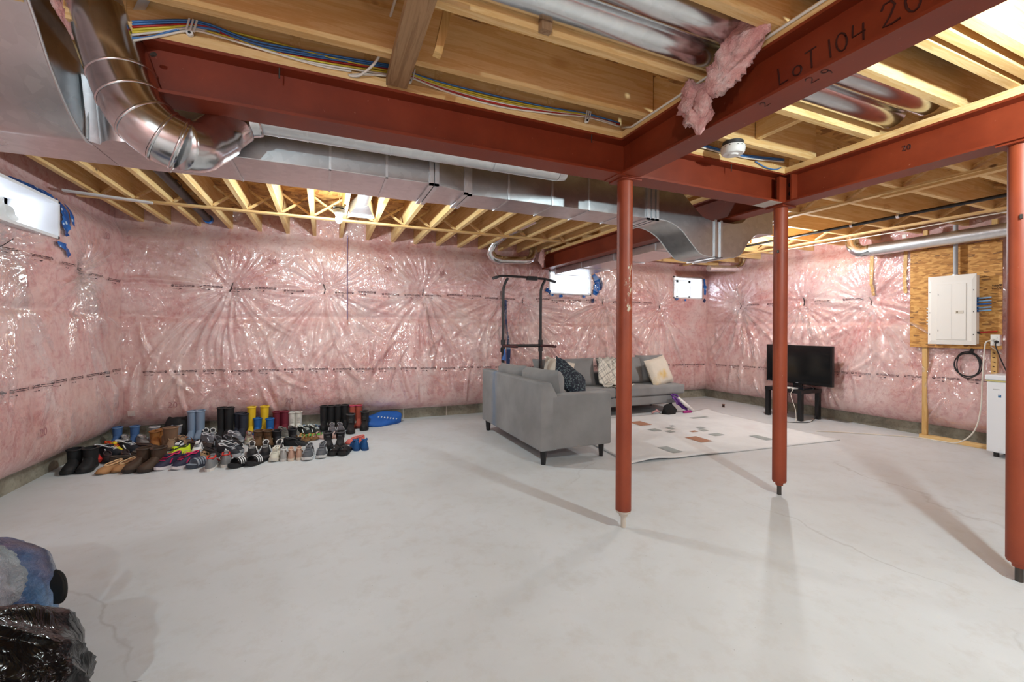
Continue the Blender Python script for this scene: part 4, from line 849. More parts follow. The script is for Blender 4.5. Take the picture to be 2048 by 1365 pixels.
# throw: a cloth draped from the back cushions down over the seat
rows = []
for j in range(27):
    q = j / 26
    if q < 0.55: yy = 5.145 - 0.06 * q / .55; zz = 0.775 - (0.775 - 0.43) * (q / .55)
    else: yy = 5.085 - 0.17 * (q - .55) / .45; zz = 0.425 - 0.012 * (q - .55)
    if q < 0.08: yy += 0.06 * (1 - q / .08)
    wdh = 0.15 + 0.10 * q
    rows.append([(3.66 + 0.04 * q + wdh * s_ * 1.0 + 0.012 * math.sin(9 * q + 4 * s_), yy - 0.022 * abs(math.sin(7 * s_ + 3 * q)) - 0.012 * math.sin(13 * s_ + 9 * q), zz + 0.016 * math.sin(8 * s_ + 5 * q)) for s_ in np.linspace(-1, 1, 25)])
th_ = MB().loft(rows, False, False, False).build('throw_blanket', plaid, None, smooth=True); md = th_.modifiers.new('thick', 'SOLIDIFY'); md.thickness = 0.012
tag(th_, 'cream and grey plaid throw bunched on the middle of the sofa', 'blanket')
fr = MB()
for k in range(26): fr.bar((3.46 + k * .018, 4.912, 0.415), (3.455 + k * .018 + rs.uniform(-.01, .01), 4.885, 0.405), 0.004, 0.003)
fr.build('fringe', plaid, th_)

# ---------------------------------------------------------------- rug
def rug_mat():
    m = mat('pale_woven_rug', srgb(222, 219, 214), 0.95); t = NT(m); n = t.noise(t.coord((1, 1, 1)), 1.6, 5, 0.6); n2 = t.noise(t.coord((1, 1, 1)), 90, 3)
    t.col(t.ramp(n, [(0.3, srgb(212, 213, 215)), (0.55, srgb(228, 230, 232)), (0.75, srgb(220, 218, 220))])); t.bump(n2, 0.3, 0.003); return m
rugm = rug_mat(); CO = [np.array(p) for p in ((2.46, 3.11), (5.10, 2.93), (5.19, 4.80), (2.61, 4.83))]
def rp(a, b): return (CO[0] * (1 - a) + CO[1] * a) * (1 - b) + (CO[3] * (1 - a) + CO[2] * a) * b
def rz(a, b): return 0.010 + 0.024 * math.exp(-((a - 0.10) / .07) ** 2 - (b / .06) ** 2) + 0.012 * math.exp(-((a - .3) / .1) ** 2 - (b / .05) ** 2) + 0.02 * math.exp(-((a - 1) / .05) ** 2 - ((b - 1) / .06) ** 2)
rows = [[(*rp(a, b), rz(a, b)) for a in np.linspace(0, 1, 61)] for b in np.linspace(0, 1, 41)]
rug = thing('rug', (3.8, 3.9, 0), 'thin pale rug with scattered grey and rust rectangles in front of the sofa', 'rug')
ro = MB().loft(rows, False, False, False).build('rug_cloth', rugm, rug, smooth=True); md = ro.modifiers.new('thick', 'SOLIDIFY'); md.thickness = 0.008; md.offset = -1
pg, pr = mat('rug_grey_patch', srgb(164, 170, 170), 0.95), mat('rug_rust_patch', srgb(176, 128, 104), 0.95)
def patch(x, y, wx, wy, m):
    vs_ = []; n = 6
    for j in range(n + 1):
        for i in range(n + 1):
            px, py = x + wx * (i / n - .5), y + wy * (j / n - .5); e = np.linalg.lstsq(np.array([CO[1] - CO[0], CO[3] - CO[0]]).T, np.array([px, py]) - CO[0], rcond=None)[0]; vs_.append((px, py, rz(*e) + 0.0025))
    MB().add(vs_, [(j * (n + 1) + i, j * (n + 1) + i + 1, (j + 1) * (n + 1) + i + 1, (j + 1) * (n + 1) + i) for j in range(n) for i in range(n)]).build('colour_patch', m, rug)
for x, y, a, b, k in ((3.63, 4.39, .18, .23, 1), (3.68, 3.51, .16, .23, 1), (3.10, 3.31, .12, .22, 0), (3.55, 4.04, .12, .12, 0), (3.90, 4.13, .06, .05, 0), (3.78, 4.03, .07, .10, 0), (3.66, 3.91, .09, .09, 0), (4.14, 3.92, .09, .08, 0), (3.92, 3.81, .09, .06, 1), (4.07, 3.81, .09, .08, 0), (4.04, 3.60, .15, .10, 0), (4.38, 3.31, .12, .21, 0), (4.62, 4.40, .28, .07, 0)):
    patch(x, y, a, b, pr if k else pg)

# ---------------------------------------------------------------- pull-up tower
tw = thing('pull_up_tower', (2.26, 4.98, 0), 'black pull-up and dip tower standing behind the loveseat', 'exercise tower')
YT = 4.98; xa, xb = 2.012, 2.528; rt = 0.017
for x, s_, pts in ((xa, 1, 0), (xb, 1, 0)):
    MB().tube([(x, YT, 0.03), (x, YT, 1.03)], 0.021, 14).build('lower_upright', tower_m, tw, smooth='auto')
    MB().tube(spline([(x, YT, 0.95), (x, YT, 1.60), (x + .008, YT, 1.70), (x + .035, YT, 1.77), (x + .06, YT, 1.81)], 6), rt, 14).build('upper_upright', tower_m, tw, smooth='auto')
    for z in (1.02, 0.93): MB().tube([(x, YT, z - .03), (x, YT, z + .03)], 0.029, 14).build('collar', tower_m, tw, smooth='auto')
    MB().tube([(x, YT - .02, 0.975), (x + .05, YT - .10, 0.973), (x + .065, YT - .28, 0.972)], 0.016, 12).build('dip_handle', mat('maroon_grip', srgb(74, 34, 36), 0.6), tw, smooth='auto')
    MB().bar((x, YT - .10, 0.025), (x, YT + .40, 0.025), 0.05, 0.05).build('foot_rail', tower_m, tw)
MB().tube([(xa, YT, 0.975), (xb, YT, 0.975)], 0.019, 12).build('cross_bar', tower_m, tw, smooth='auto')
MB().tube([(xa, YT, 0.06), (xb, YT, 0.06)], 0.019, 12).build('cross_bar', tower_m, tw, smooth='auto')
MB().tube([(1.875, YT, 1.800), (1.99, YT, 1.836), (2.26, YT, 1.836), (2.60, YT, 1.826), (2.74, YT, 1.795)], 0.0145, 12).build('pull_up_bar', tower_m, tw, smooth='auto')
MB().box(2.33, YT - .03, 1.80, 2.47, YT + .02, 1.85).build('clamp_block', black, tw, bevel=.004)
for p, q in (((1.872, YT, 1.799), (1.935, YT, 1.819)), ((2.74, YT, 1.795), (2.66, YT, 1.813))): MB().tube([p, q], 0.0185, 12).build('grip', grey_d, tw, smooth='auto')
MB().tube([(2.02, YT - .03, 0.94), (2.018, YT - .04, 0.87), (2.005, YT - .04, 0.80)], [.010, .016, .030], 10).build('blue_paddle_handle', mat('blue_handle', srgb(38, 92, 164), 0.5), tw)
MB().tube([(1.98, YT - .02, 0.95), (1.965, YT - .05, 0.90)], [.010, .008], 8).build('knob', black, tw)
o = MB().add(*ribbon('back', [(2.345, 1.60), (2.35, 1.50), (2.35, 1.3), (2.36, 1.1), (2.365, 0.9), (2.365, 0.62)], [.02, .022, .022, .024, .024, .024], 0.02)).build('hanging_tape', navy_t, None)
md = o.modifiers.new('thick', 'SOLIDIFY'); md.thickness = 0.003
tag(o, 'navy dotted strip of tape hanging on the plastic beside the pull-up tower', 'tape')

# ---------------------------------------------------------------- television on a side table
tb = thing('side_table', (5.95, 4.0, 0), 'black square side table under the television', 'table')
MB().box(5.69, 3.735, 0.355, 6.10, 4.25, 0.405).build('table_top', blackw, tb, bevel=.003)
for x in (5.695, 6.045):
    for y in (3.74, 4.195): MB().box(x, y, 0, x + .05, y + .05, 0.355).build('leg', blackw, tb)
tv = thing('television', (5.92, 3.94, 0.405), 'black flat-screen television standing on the side table', 'television')
MB().box(5.905, 3.49, 0.462, 5.955, 4.385, 0.985).build('casing', tvb, tv, bevel=.006)
MB().box(5.9035, 3.515, 0.500, 5.9049, 4.36, 0.965).build('screen', screen, tv)
MB().box(5.9030, 3.92, 0.472, 5.9048, 3.955, 0.480).build('badge', mat('badge_grey', srgb(150, 150, 156), 0.3), tv); MB().box(5.903, 4.31, 0.470, 5.9048, 4.36, 0.473).build('maker_line', mat('badge_grey', srgb(150, 150, 156), 0.3), tv)
MB().box(5.915, 3.88, 0.418, 5.945, 4.0, 0.463).build('neck', tvb, tv); MB().box(5.80, 3.78, 0.4055, 6.05, 4.12, 0.418).build('stand_base', mat('stand_gloss', srgb(22, 26, 36), 0.15), tv, bevel=.004)
bx_ = thing('media_box', (5.72, 3.92, 0.405), 'flat white box lying on the front of the side table', 'set-top box')
MB().box(5.70, 3.84, 0.4055, 5.785, 4.02, 0.422).build('case', white, bx_, bevel=.004); MB().box(5.6985, 3.86, 0.410, 5.6998, 3.90, 0.416).build('port_strip', grey_d, bx_)
def cord(pts, r, m, label, cat='cable', n=8, name='cord', group=None): return tag(MB().tube(spline(pts, n), r, 8).build(name, m, None, smooth=True), label, cat, group)
cord([(5.70, 3.86, 0.414), (5.685, 3.845, 0.40), (5.68, 3.87, 0.34), (5.68, 3.84, 0.24), (5.675, 3.80, 0.14), (5.67, 3.79, 0.02), (5.60, 3.74, 0.006)], 0.004, cab['white'], 'white cord hanging down the front of the side table')
cord([(5.74, 3.80, 0.43), (5.73, 3.68, 0.47), (5.72, 3.60, 0.44), (5.74, 3.72, 0.415), (5.80, 3.78, 0.412)], 0.0035, cab['black'], 'black cord looping on top of the side table')
cord([(6.02, 3.70, 0.38), (5.98, 3.71, 0.2), (5.95, 3.72, 0.05), (5.86, 3.70, 0.006), (5.70, 3.66, 0.005), (5.55, 3.72, 0.005), (5.40, 3.85, 0.005)], 0.004, cab['black'], 'black power cord from the television trailing onto the floor')

# ---------------------------------------------------------------- electrical panel
bd = thing('panel_board', (6.1, 2.4, 1.0), 'particle board backing panel fixed to studs on the right wall', 'board')
MB().box(6.088, 2.045, 1.006, 6.104, 2.775, 2.085).build('sheet', osb_wall, bd)
marks('stamp_print', [(6.0868, 2.11 - .014 * (k % 5), 1.64 - .03 * (k // 5)) for k in range(10)], (0, -1, 0), (0, 0, 1), 0.022, marker, bd, 4)
for y in (2.625, 2.07, 2.35): pass
st = thing('stud_frame', (6.12, 2.3, 0), 'timber studs and sole plate carrying the panel board', 'stud frame')
for y in (2.63, 2.085): MB().box(6.106, y, 0.040, 6.142, y + .042, ZJ - .002).build('stud', wood_z, st)
MB().box(6.09, 1.2, 0.001, 6.16, 2.69, 0.039).build('sole_plate', wood_y, st)
marks('stencil_print', [(6.1048, 2.105, 0.97 - .045 * k) for k in range(5)], (0, 0, -1), (0, -1, 0), 0.024, marker, st, 5)
ep = thing('breaker_panel', (6.0, 2.385, 1.05), 'white electrical breaker panel on the particle board', 'electrical panel')
PX = 5.990
MB().box(PX + .018, 2.205, 1.055, 6.087, 2.560, 1.755).build('enclosure', panelw, ep, bevel=.003)
c_ = [(2.195, 1.045), (2.575, 1.045), (2.575, 1.765), (2.195, 1.765)]; i_ = [(2.225, 1.085), (2.545, 1.085), (2.545, 1.70), (2.225, 1.70)]
MB().loft([[(PX + .017, y, z) for y, z in c_], [(PX + .006, y, z) for y, z in c_], [(PX - .004, y, z) for y, z in i_]]).build('cover', panelw, ep)
dr = MB().box(PX - .010, 2.265, 1.095, PX - .0045, 2.50, 1.675).build('door', panelw, ep, bevel=.003)
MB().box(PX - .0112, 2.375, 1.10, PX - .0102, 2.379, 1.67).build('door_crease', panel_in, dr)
MB().box(PX - .0135, 2.285, 1.365, PX - .0102, 2.345, 1.395).build('latch', mat('latch_beige', srgb(214, 206, 192), 0.4), dr); MB().box(PX - .0142, 2.325, 1.370, PX - .0136, 2.338, 1.390).build('latch_slot', mat('latch_brown', srgb(130, 116, 96), 0.4), dr)
for y, z in ((2.215, 1.60), (2.215, 1.38), (2.215, 1.15), (2.555, 1.60), (2.555, 1.38), (2.555, 1.15)): MB().tube([(PX + .006, y, z), (PX - .001, y, z)], 0.006, 10).build('cover_screw', steel, ep)
for z in (1.56, 1.18): MB().box(PX - .0112, 2.482, z, PX - .0101, 2.486, z + .02).build('hinge_pin', grey_d, dr)
bl = mat('blue_connector', srgb(30, 86, 150), 0.4)
for k, z in enumerate((1.515, 1.485, 1.455, 1.42, 1.39)):
    t = thing('cable_connector', (6.05, 2.15, z), ('top', 'second', 'third', 'fourth', 'lowest')[k] + ' blue cable connector on the right side of the breaker panel', 'connector', 'blue connectors on the panel')
    MB().tube([(6.03, 2.203, z), (6.03, 2.188, z)], 0.013, 10).build('nut', bl, t); MB().tube([(6.03, 2.19, z), (6.035, 2.10, z + .004)], 0.008, 10).build('sheath', mat('pale_blue_cable', srgb(120, 160, 196), 0.4) if k not in (2,) else bl, t)
for k in range(6):
    z = 1.43 - k * .034; t = thing('cable_connector', (6.05, 2.57, z), ('top', 'second', 'third', 'fourth', 'fifth', 'lowest')[k] + ' white cable connector on the left side of the breaker panel', 'connector', 'white connectors on the panel')
    MB().tube([(6.03, 2.5605, z), (6.03, 2.60, z)], 0.008, 8).build('sheath', cab['white'], t); MB().tube([(6.03, 2.5605, z), (6.03, 2.572, z)], 0.012, 8).build('nut', foil, t)
t = thing('cable_connector', (6.05, 2.15, 1.175), 'red cable at the lower right of the breaker panel', 'connector'); MB().tube([(6.05, 2.203, 1.17), (6.05, 2.185, 1.17)], 0.012, 8).build('nut', grey_d, t); MB().tube(spline([(6.05, 2.19, 1.17), (6.06, 2.13, 1.178), (6.07, 2.07, 1.182)], 4), 0.008, 8).build('sheath', cab['red'], t)
t = thing('conduit', (6.0, 2.37, 1.75), 'grey conduit rising from the top of the breaker panel', 'conduit'); MB().tube([(6.045, 2.372, 1.756), (6.045, 2.372, ZJ - .01)], 0.019, 16).build('pipe', mat('grey_conduit', srgb(170, 172, 176), 0.5), t, smooth='auto'); MB().tube([(6.045, 2.372, 1.756), (6.045, 2.372, 1.775)], 0.027, 16).build('collar', foil, t)
ou = thing('wall_outlet', (6.07, 2.07, 1.08), 'white wall outlet box at the lower right corner of the particle board', 'outlet')
MB().box(6.045, 2.045, 1.045, 6.0875, 2.105, 1.150).build('box', foil, ou); MB().box(6.040, 2.043, 1.043, 6.0448, 2.107, 1.152).build('face_plate', white, ou); MB().tube([(6.0398, 2.075, 1.125), (6.037, 2.075, 1.125)], 0.016, 16).build('socket', white, ou)
MB().tube([(6.0398, 2.065, 1.08), (6.015, 2.062, 1.078)], [.016, .010], 10).build('black_plug', black, ou)
MB().tube([(6.0398, 2.09, 1.10), (6.02, 2.095, 1.095)], [.014, .010], 10).build('white_plug', white, ou)
cord([(6.02, 2.095, 1.095), (6.01, 2.13, 1.07), (6.02, 2.145, 0.95), (6.03, 2.16, 0.7), (6.04, 2.175, 0.4), (6.03, 2.22, 0.17), (6.04, 2.34, 0.03), (6.06, 2.5, 0.006), (6.03, 2.68, 0.006), (5.80, 2.90, 0.006), (5.55, 3.12, 0.006), (5.30, 3.3, 0.006)], 0.006, cab['white'], 'white extension cord falling from the outlet and trailing across the floor')
cord([(6.015, 2.062, 1.078), (6.0, 2.055, 1.03), (6.02, 2.03, 0.92), (6.05, 2.0, 0.80)], 0.005, cab['black'], 'short black cord dropping from the outlet behind the freezer')
tag(MB().bar((6.03, 2.10, 1.035), (6.03, 2.02, 0.96), 0.03, 0.001, up=(0, .6, 1)).build('cord_tag', white, None), 'paper tag on the cord below the outlet', 'tag')
# coil of black cable on the insulation
co = []
for k in range(121):
    a = k / 120 * 2 * PI * 3.4; co.append((6.115 - .004 * math.sin(a * 3), 2.30 + (0.098 + 0.012 * math.sin(a * .37)) * math.cos(a + .5), 0.835 + (0.128 + .012 * math.cos(a * .53)) * math.sin(a + .5)))
cl = thing('cable_coil', (6.11, 2.3, 0.84), 'coil of black cable hanging under the particle board', 'cable')
MB().tube(co, 0.0052, 8).build('coil', cab['black'], cl, smooth=True); MB().tube([(6.11, 2.275, 0.97), (6.10, 2.262, 0.985), (6.10, 2.258, 1.01)], 0.016, 8).build('tie', black, cl)
# freezer
fz = thing('chest_freezer', (6.0, 1.7, 0), 'white chest freezer at the right edge with a small blue label', 'freezer')
MB().box(5.785, 1.45, 0.045, 6.06, 2.045, 0.712).build('body', freezerw, fz, bevel=.012); MB().box(5.772, 1.44, 0.722, 6.06, 2.055, 0.775).build('lid', freezerw, fz, bevel=.014)
MB().box(5.779, 1.445, 0.712, 6.058, 2.05, 0.722).build('lid_seal', mat('yellowed_seal', srgb(206, 196, 128), 0.6), fz)
for y in (1.50, 1.99): MB().tube([(5.83, y, 0.045), (5.83, y, 0.0)], 0.02, 12).build('foot', black, fz); MB().tube([(6.02, y, 0.045), (6.02, y, 0.0)], 0.02, 12).build('foot', black, fz)
MB().box(5.7835, 1.945, 0.565, 5.7848, 1.965, 0.59).build('energy_label', mat('label_blue', srgb(20, 96, 150), 0.5), fz); MB().box(5.7832, 1.955, 0.578, 5.7835, 1.963, 0.584).build('label_mark', white, fz)
MB().box(5.7835, 1.955, 0.635, 5.7848, 2.00, 0.641).build('maker_badge', mat('badge_silver', srgb(186, 188, 192), 0.3), fz); MB().tube([(5.785, 1.96, 0.085), (5.781, 1.96, 0.085)], 0.012, 12).build('drain_plug', freezerw, fz)

# ---------------------------------------------------------------- odds and ends by the sofa
pb = thing('craft_bundle', (4.75, 4.86, 0), 'purple and white craft bundle heaped at the end of the sofa', 'bundle')
MB().tube([(4.62, 4.78, 0.22), (4.74, 4.76, 0.12), (4.88, 4.74, 0.015)], [.02, .028, .02], 12).build('white_roll', white, pb, smooth=True)
for k in range(6):
    r_ = random.Random(k); pts = [(4.56 + .06 * j + r_.uniform(-.03, .03), 4.80 + r_.uniform(-.05, .05), max(.014, 0.24 - .045 * j + r_.uniform(-.05, .05))) for j in range(5)]
    MB().tube(spline(pts, 5), 0.013, 8).build('ribbon_loop', mat('purple_plush', srgb(96, 48, 130), 0.8) if k % 3 else mat('violet_tinsel', srgb(150, 96, 180), 0.5), pb, smooth=True)
MB().tube([(4.66, 4.72, 0.02), (4.74, 4.70, 0.03), (4.80, 4.72, 0.02)], 0.02, 8).build('magenta_piece', mat('magenta_felt', srgb(160, 40, 120), 0.7), pb)
bb = MB(); r_ = random.Random(2)
rg = []
for k in range(8):
    z = 0.005 + 0.14 * k / 7; rr_ = (1 - (k / 7) ** 3 * .6); rg.append([(4.44 + .115 * rr_ * math.cos(a) * (1 + .15 * math.sin(3 * a + k)), 4.76 + .06 * rr_ * math.sin(a) * (1 + .15 * math.sin(5 * a + k)), z) for a in np.linspace(0, 2 * PI, 18, endpoint=False)])
tag(bb.loft(rg).build('cloth_bag', mat('black_cloth', srgb(18, 17, 19), 0.85), None, smooth=True), 'crumpled black cloth bag under the right end of the sofa', 'bag')
pk = MB().tube(spline([(4.20, 4.84, 0.02), (4.26, 4.82, 0.05), (4.32, 4.83, 0.03), (4.29, 4.86, 0.06)], 4), 0.014, 8).build('ribbon_scrap', mat('dusty_pink', srgb(196, 150, 150), 0.8), None, smooth=True); tag(pk, 'dusty pink ribbon scrap under the sofa front', 'ribbon')
sp = thing('wood_spool', (5.644, 4.9, 0), 'tiny brown spool alone on the floor near the back right corner', 'spool')
MB().tube([(5.644, 4.9, 0), (5.644, 4.9, .006)], .022, 14).build('flange', mat('brown_wood', srgb(110, 64, 40), 0.6), sp); MB().tube([(5.644, 4.9, .006), (5.644, 4.9, .040)], .017, 14).build('core', mat('dark_thread', srgb(60, 36, 30), 0.8), sp); MB().tube([(5.644, 4.9, .040), (5.644, 4.9, .046)], .022, 14).build('flange', mat('brown_wood', srgb(110, 64, 40), 0.6), sp)

# ---------------------------------------------------------------- fibreglass tuft spilling over the lettered beam
def blob(path, rad, nseg, seed, amp):
    P = spline(path, 9); R_ = np.interp(np.linspace(0, 1, len(P)), np.linspace(0, 1, len(rad)), rad); mb = MB(); rings = []
    for i, p in enumerate(P):
        d = Vector(P[min(i + 1, len(P) - 1)]) - Vector(P[max(i - 1, 0)]); d.normalize(); a = Vector((1, 0, 0)); a = (a - d * a.dot(d)).normalized(); b = d.cross(a); ring = []
        for k in range(nseg):
            t_ = 2 * PI * k / nseg; n_ = float(fbm(np.array([4 * math.cos(t_) + i * .33]), np.array([4 * math.sin(t_) + i * .11]), seed, 4)[0]) - .45; rr_ = R_[i] * (1 + amp * n_ * 2)
            ring.append(Vector(p) + a * rr_ * .62 * math.cos(t_) + b * rr_ * math.sin(t_))
        rings.append(ring)
    return mb.loft(rings)
tf = thing('insulation_tuft', (1.5, 1.4, 2.06), 'tuft of loose pink fibreglass hanging over the lettered beam', 'insulation')
blob([(1.56, 1.13, 2.40), (1.50, 1.17, 2.33), (1.485, 1.24, 2.27), (1.485, 1.31, 2.21), (1.48, 1.39, 2.17)], [.02, .06, .075, .07, .03], 36, 4, .7).build('upper_wad', tuft, tf, smooth=True)
blob([(1.50, 1.50, 2.29), (1.49, 1.475, 2.22), (1.485, 1.45, 2.15), (1.485, 1.42, 2.09), (1.50, 1.44, 2.03)], [.02, .055, .07, .055, .01], 36, 9, .7).build('lower_wad', tuft, tf, smooth=True)
blob([(1.46, 1.39, 2.19), (1.455, 1.38, 2.13), (1.47, 1.39, 2.08)], [.02, .04, .015], 24, 14, .8).build('curl', tuft, tf, smooth=True)
t2 = thing('insulation_tuft', (2.75, 5.5, 2.15), 'small pink fibreglass tuft at the far end of the long beam', 'insulation')
blob([(2.80, 5.45, 2.30), (2.78, 5.44, 2.22), (2.77, 5.44, 2.13), (2.80, 5.45, 2.05)], [.02, .06, .05, .015], 24, 21, .7).build('wad', tuft, t2, smooth=True)
t3 = thing('insulation_tuft', (-0.9, 2.05, 2.25), 'pink fibreglass stuffed between the curved offset and the round pipe at upper left', 'insulation')
blob([(-0.90, 2.02, 2.53), (-0.89, 2.04, 2.42), (-0.87, 2.08, 2.32), (-0.855, 2.13, 2.24)], [.03, .04, .035, .015], 28, 31, .7).build('wad', tuft, t3, smooth=True)
# ---------------------------------------------------------------- shoes
SH = {}
def smat(rgb, rough=0.7): return mat('shoe_%d_%d_%d_%d' % (*rgb, int(rough * 10)), srgb(*rgb), rough)
S_ = np.array([0, .03, .08, .16, .28, .42, .56, .70, .84, .94, 1.0]); WI = np.array([.18, .52, .76, .93, 1.0, .93, .82, .78, .78, .62, .22])
def wid(s): return float(np.interp(s, S_, WI))
def sole_mesh(L, W, h0, h1, grow=1.05, toe=0.012):
    pts = [(wid(s) * W * grow, s * L * 1.03 - .015 * L) for s in np.linspace(0, 1, 15)]; out = [(x, y) for x, y in pts] + [(-x, y) for x, y in pts[::-1]]
    zt = lambda y: toe * max(0, 1 - y / (L * .22)) ** 2
    return MB().loft([[(x * k, y, h + zt(y)) for x, y in out] for k, h in ((.96, h0), (1.0, h0 + (h1 - h0) * .3), (1.0, h1))])
def upper_mesh(L, W, prof, n=11, base=0.02):
    rings = []
    for s in np.linspace(0.0, 1, 17):
        w_ = wid(s) * W * .98; h_ = max(base + .012, float(np.interp(s, *prof))); ring = []
        for k in range(n):
            a = PI * k / (n - 1); ring.append((-w_ * np.sign(math.cos(a)) * abs(math.cos(a)) ** .55 * (1 - .22 * math.sin(a)), s * L, base + (h_ - base) * math.sin(a) ** .75))
        rings.append(ring)
    return MB().loft(rings, False, True, True)
SNK = ((0, .10, .2, .34, .5, .6, .75, .9, 1.0), (.035, .055, .062, .072, .092, .10, .088, .098, .10))
LOW = ((0, .10, .2, .34, .5, .7, .9, 1.0), (.028, .045, .05, .052, .056, .056, .062, .064))
FOOT = ((0, .10, .2, .34, .5, .65, .85, 1.0), (.045, .062, .068, .078, .10, .13, .13, .12))
def proto(key, kind, up, sole, acc, L, W, hs):
    k = (kind, up, sole, acc, L, W, hs)
    if k in SH: return SH[k]
    t = bpy.data.objects.new(key, None); WLOC[t] = Vector((0, 0, 0)); C.objects.link(t); um, so, ac = smat(up), smat(sole, 0.6), smat(acc, 0.6); opening_shade = smat((24, 21, 22), .9)
    if kind in ('sneaker', 'flat', 'clog'):
        pr_ = LOW if kind == 'flat' else SNK; th = .012 if kind == 'flat' else .024
        sole_mesh(L, W, 0, th).build('sole', so, t, smooth='auto'); upper_mesh(L, W, pr_, base=th * .8).build('upper', um, t, smooth=True)
        # opening painted dark for the shade inside (clogs get a coloured lining), padded rim
        y0, y1 = (L * .42, L * .95) if kind == 'sneaker' else ((L * .30, L * .95) if kind == 'flat' else (L * .38, L * .92)); ry, cy = (y1 - y0) / 2, (y0 + y1) / 2; zt = lambda y: float(np.interp(y / L, *pr_)) + .002
        el = [(wid((cy + ry * math.sin(a)) / L) * W * .72 * math.cos(a), cy + ry * math.sin(a)) for a in np.linspace(0, 2 * PI, 20, endpoint=False)]
        MB().add([(x, y, zt(y)) for x, y in el] + [(0, cy, zt(cy) - .02)], [(i, (i + 1) % 20, 20) for i in range(20)]).build('lining', smat(acc) if kind == 'clog' else opening_shade, t)
        MB().tube([(x, y, zt(y)) for x, y in el] + [(el[0][0], el[0][1], zt(el[0][1]))], .0055, 6, False).build('collar', ac if kind != 'clog' else um, t, smooth=True)
        if kind == 'sneaker':
            tg = MB(); tg.box(-W * .36, L * .36, .088, W * .36, L * .50, .108); tg.build('tongue', um, t, bevel=.005)
            for i in range(4): MB().bar((-W * .5, L * (.25 + .05 * i), .071 + .008 * i), (W * .5, L * (.26 + .05 * i), .071 + .008 * i), .005, .004).build('lace', ac, t)
            for s_ in (-1, 1): MB().bar((s_ * W * .90, L * .36, .040), (s_ * W * .70, L * .50, .070), .004, .012, up=(s_, 0, 0)).build('side_stripe', ac, t)
    elif kind == 'boot':
        sole_mesh(L, W, 0, .024).build('sole', so, t, smooth='auto'); upper_mesh(L, W, FOOT, base=.02).build('vamp', um, t, smooth=True)
        a_ = np.linspace(0, 2 * PI, 20, endpoint=False); rg = []; zz = np.linspace(.07, hs, 7); yc = L * .72
        for i, z in enumerate(zz): g = 1 + .12 * (i / 6); rg.append([(W * .86 * g * math.cos(b), yc + L * .22 * g * math.sin(b), z) for b in a_])
        rg.append([(W * .74 * math.cos(b), yc + L * .2 * math.sin(b), hs) for b in a_]); rg.append([(W * .72 * math.cos(b), yc + L * .2 * math.sin(b), hs - .03) for b in a_]); MB().loft(rg, True, False, False).build('shaft', um, t, smooth='auto')
        MB().add([(W * .73 * math.cos(b), yc + L * .2 * math.sin(b), hs - .028) for b in a_], [tuple(range(20))]).build('lining', opening_shade, t)  # dark disc paints the shade down inside the shaft
        MB().tube([(W * .98 * math.cos(b), yc + L * .247 * math.sin(b), hs - .006) for b in np.linspace(0, 2 * PI, 21)], .006, 6, False).build('cuff', ac, t, smooth=True)
    elif kind == 'laceboot':
        pb_ = proto(key, 'boot', up, sole, acc, L, W, hs); t2_ = copy_tree(pb_); bpy.data.objects.remove(t); t = t2_; WLOC[t] = Vector((0, 0, 0))
        for i in range(4): MB().bar((-W * .4, L * .46 - .012 * i, .11 + i * (hs - .14) / 4), (W * .4, L * .465 - .012 * i, .112 + i * (hs - .14) / 4), .005, .005).build('lace', smat(acc), t)
    elif kind == 'slide':
        sole_mesh(L, W, 0, .028).build('sole', so, t, smooth='auto'); sole_mesh(L * .94, W * .88, .0285, .031).build('footbed', smat(acc) if False else um, t)
        def band(s0, s1, nm, mm, dz=0):
            MB().loft([[(-W * 1.02 * math.cos(a), s * L, .02 + (.058 + dz) * math.sin(a) ** .8) for a in np.linspace(0, PI, 13)] for s in np.linspace(s0, s1, 5)], False, False, False).build(nm, mm, t, smooth=True)
        band(.20, .50, 'strap', um)
        for i in range(3): band(.26 + .075 * i, .295 + .075 * i, 'strap_stripe', ac, .003)
    elif kind == 'sandal':
        sole_mesh(L, W, 0, .020).build('sole', so, t, smooth='auto')
        for s0, s1 in ((.16, .24), (.34, .42), (.72, .80)):
            MB().loft([[(-W * .98 * math.cos(a), s * L, .016 + .052 * math.sin(a) ** .8) for a in np.linspace(0, PI, 11)] for s in (s0, (s0 + s1) / 2, s1)], False, False, False).build('strap', um, t, smooth=True)
        MB().bar((0, .2 * L, .066), (0, .40 * L, .068), .012, .004).build('toe_strap', ac, t)
    SH[k] = t; t['_used'] = 0
    return t
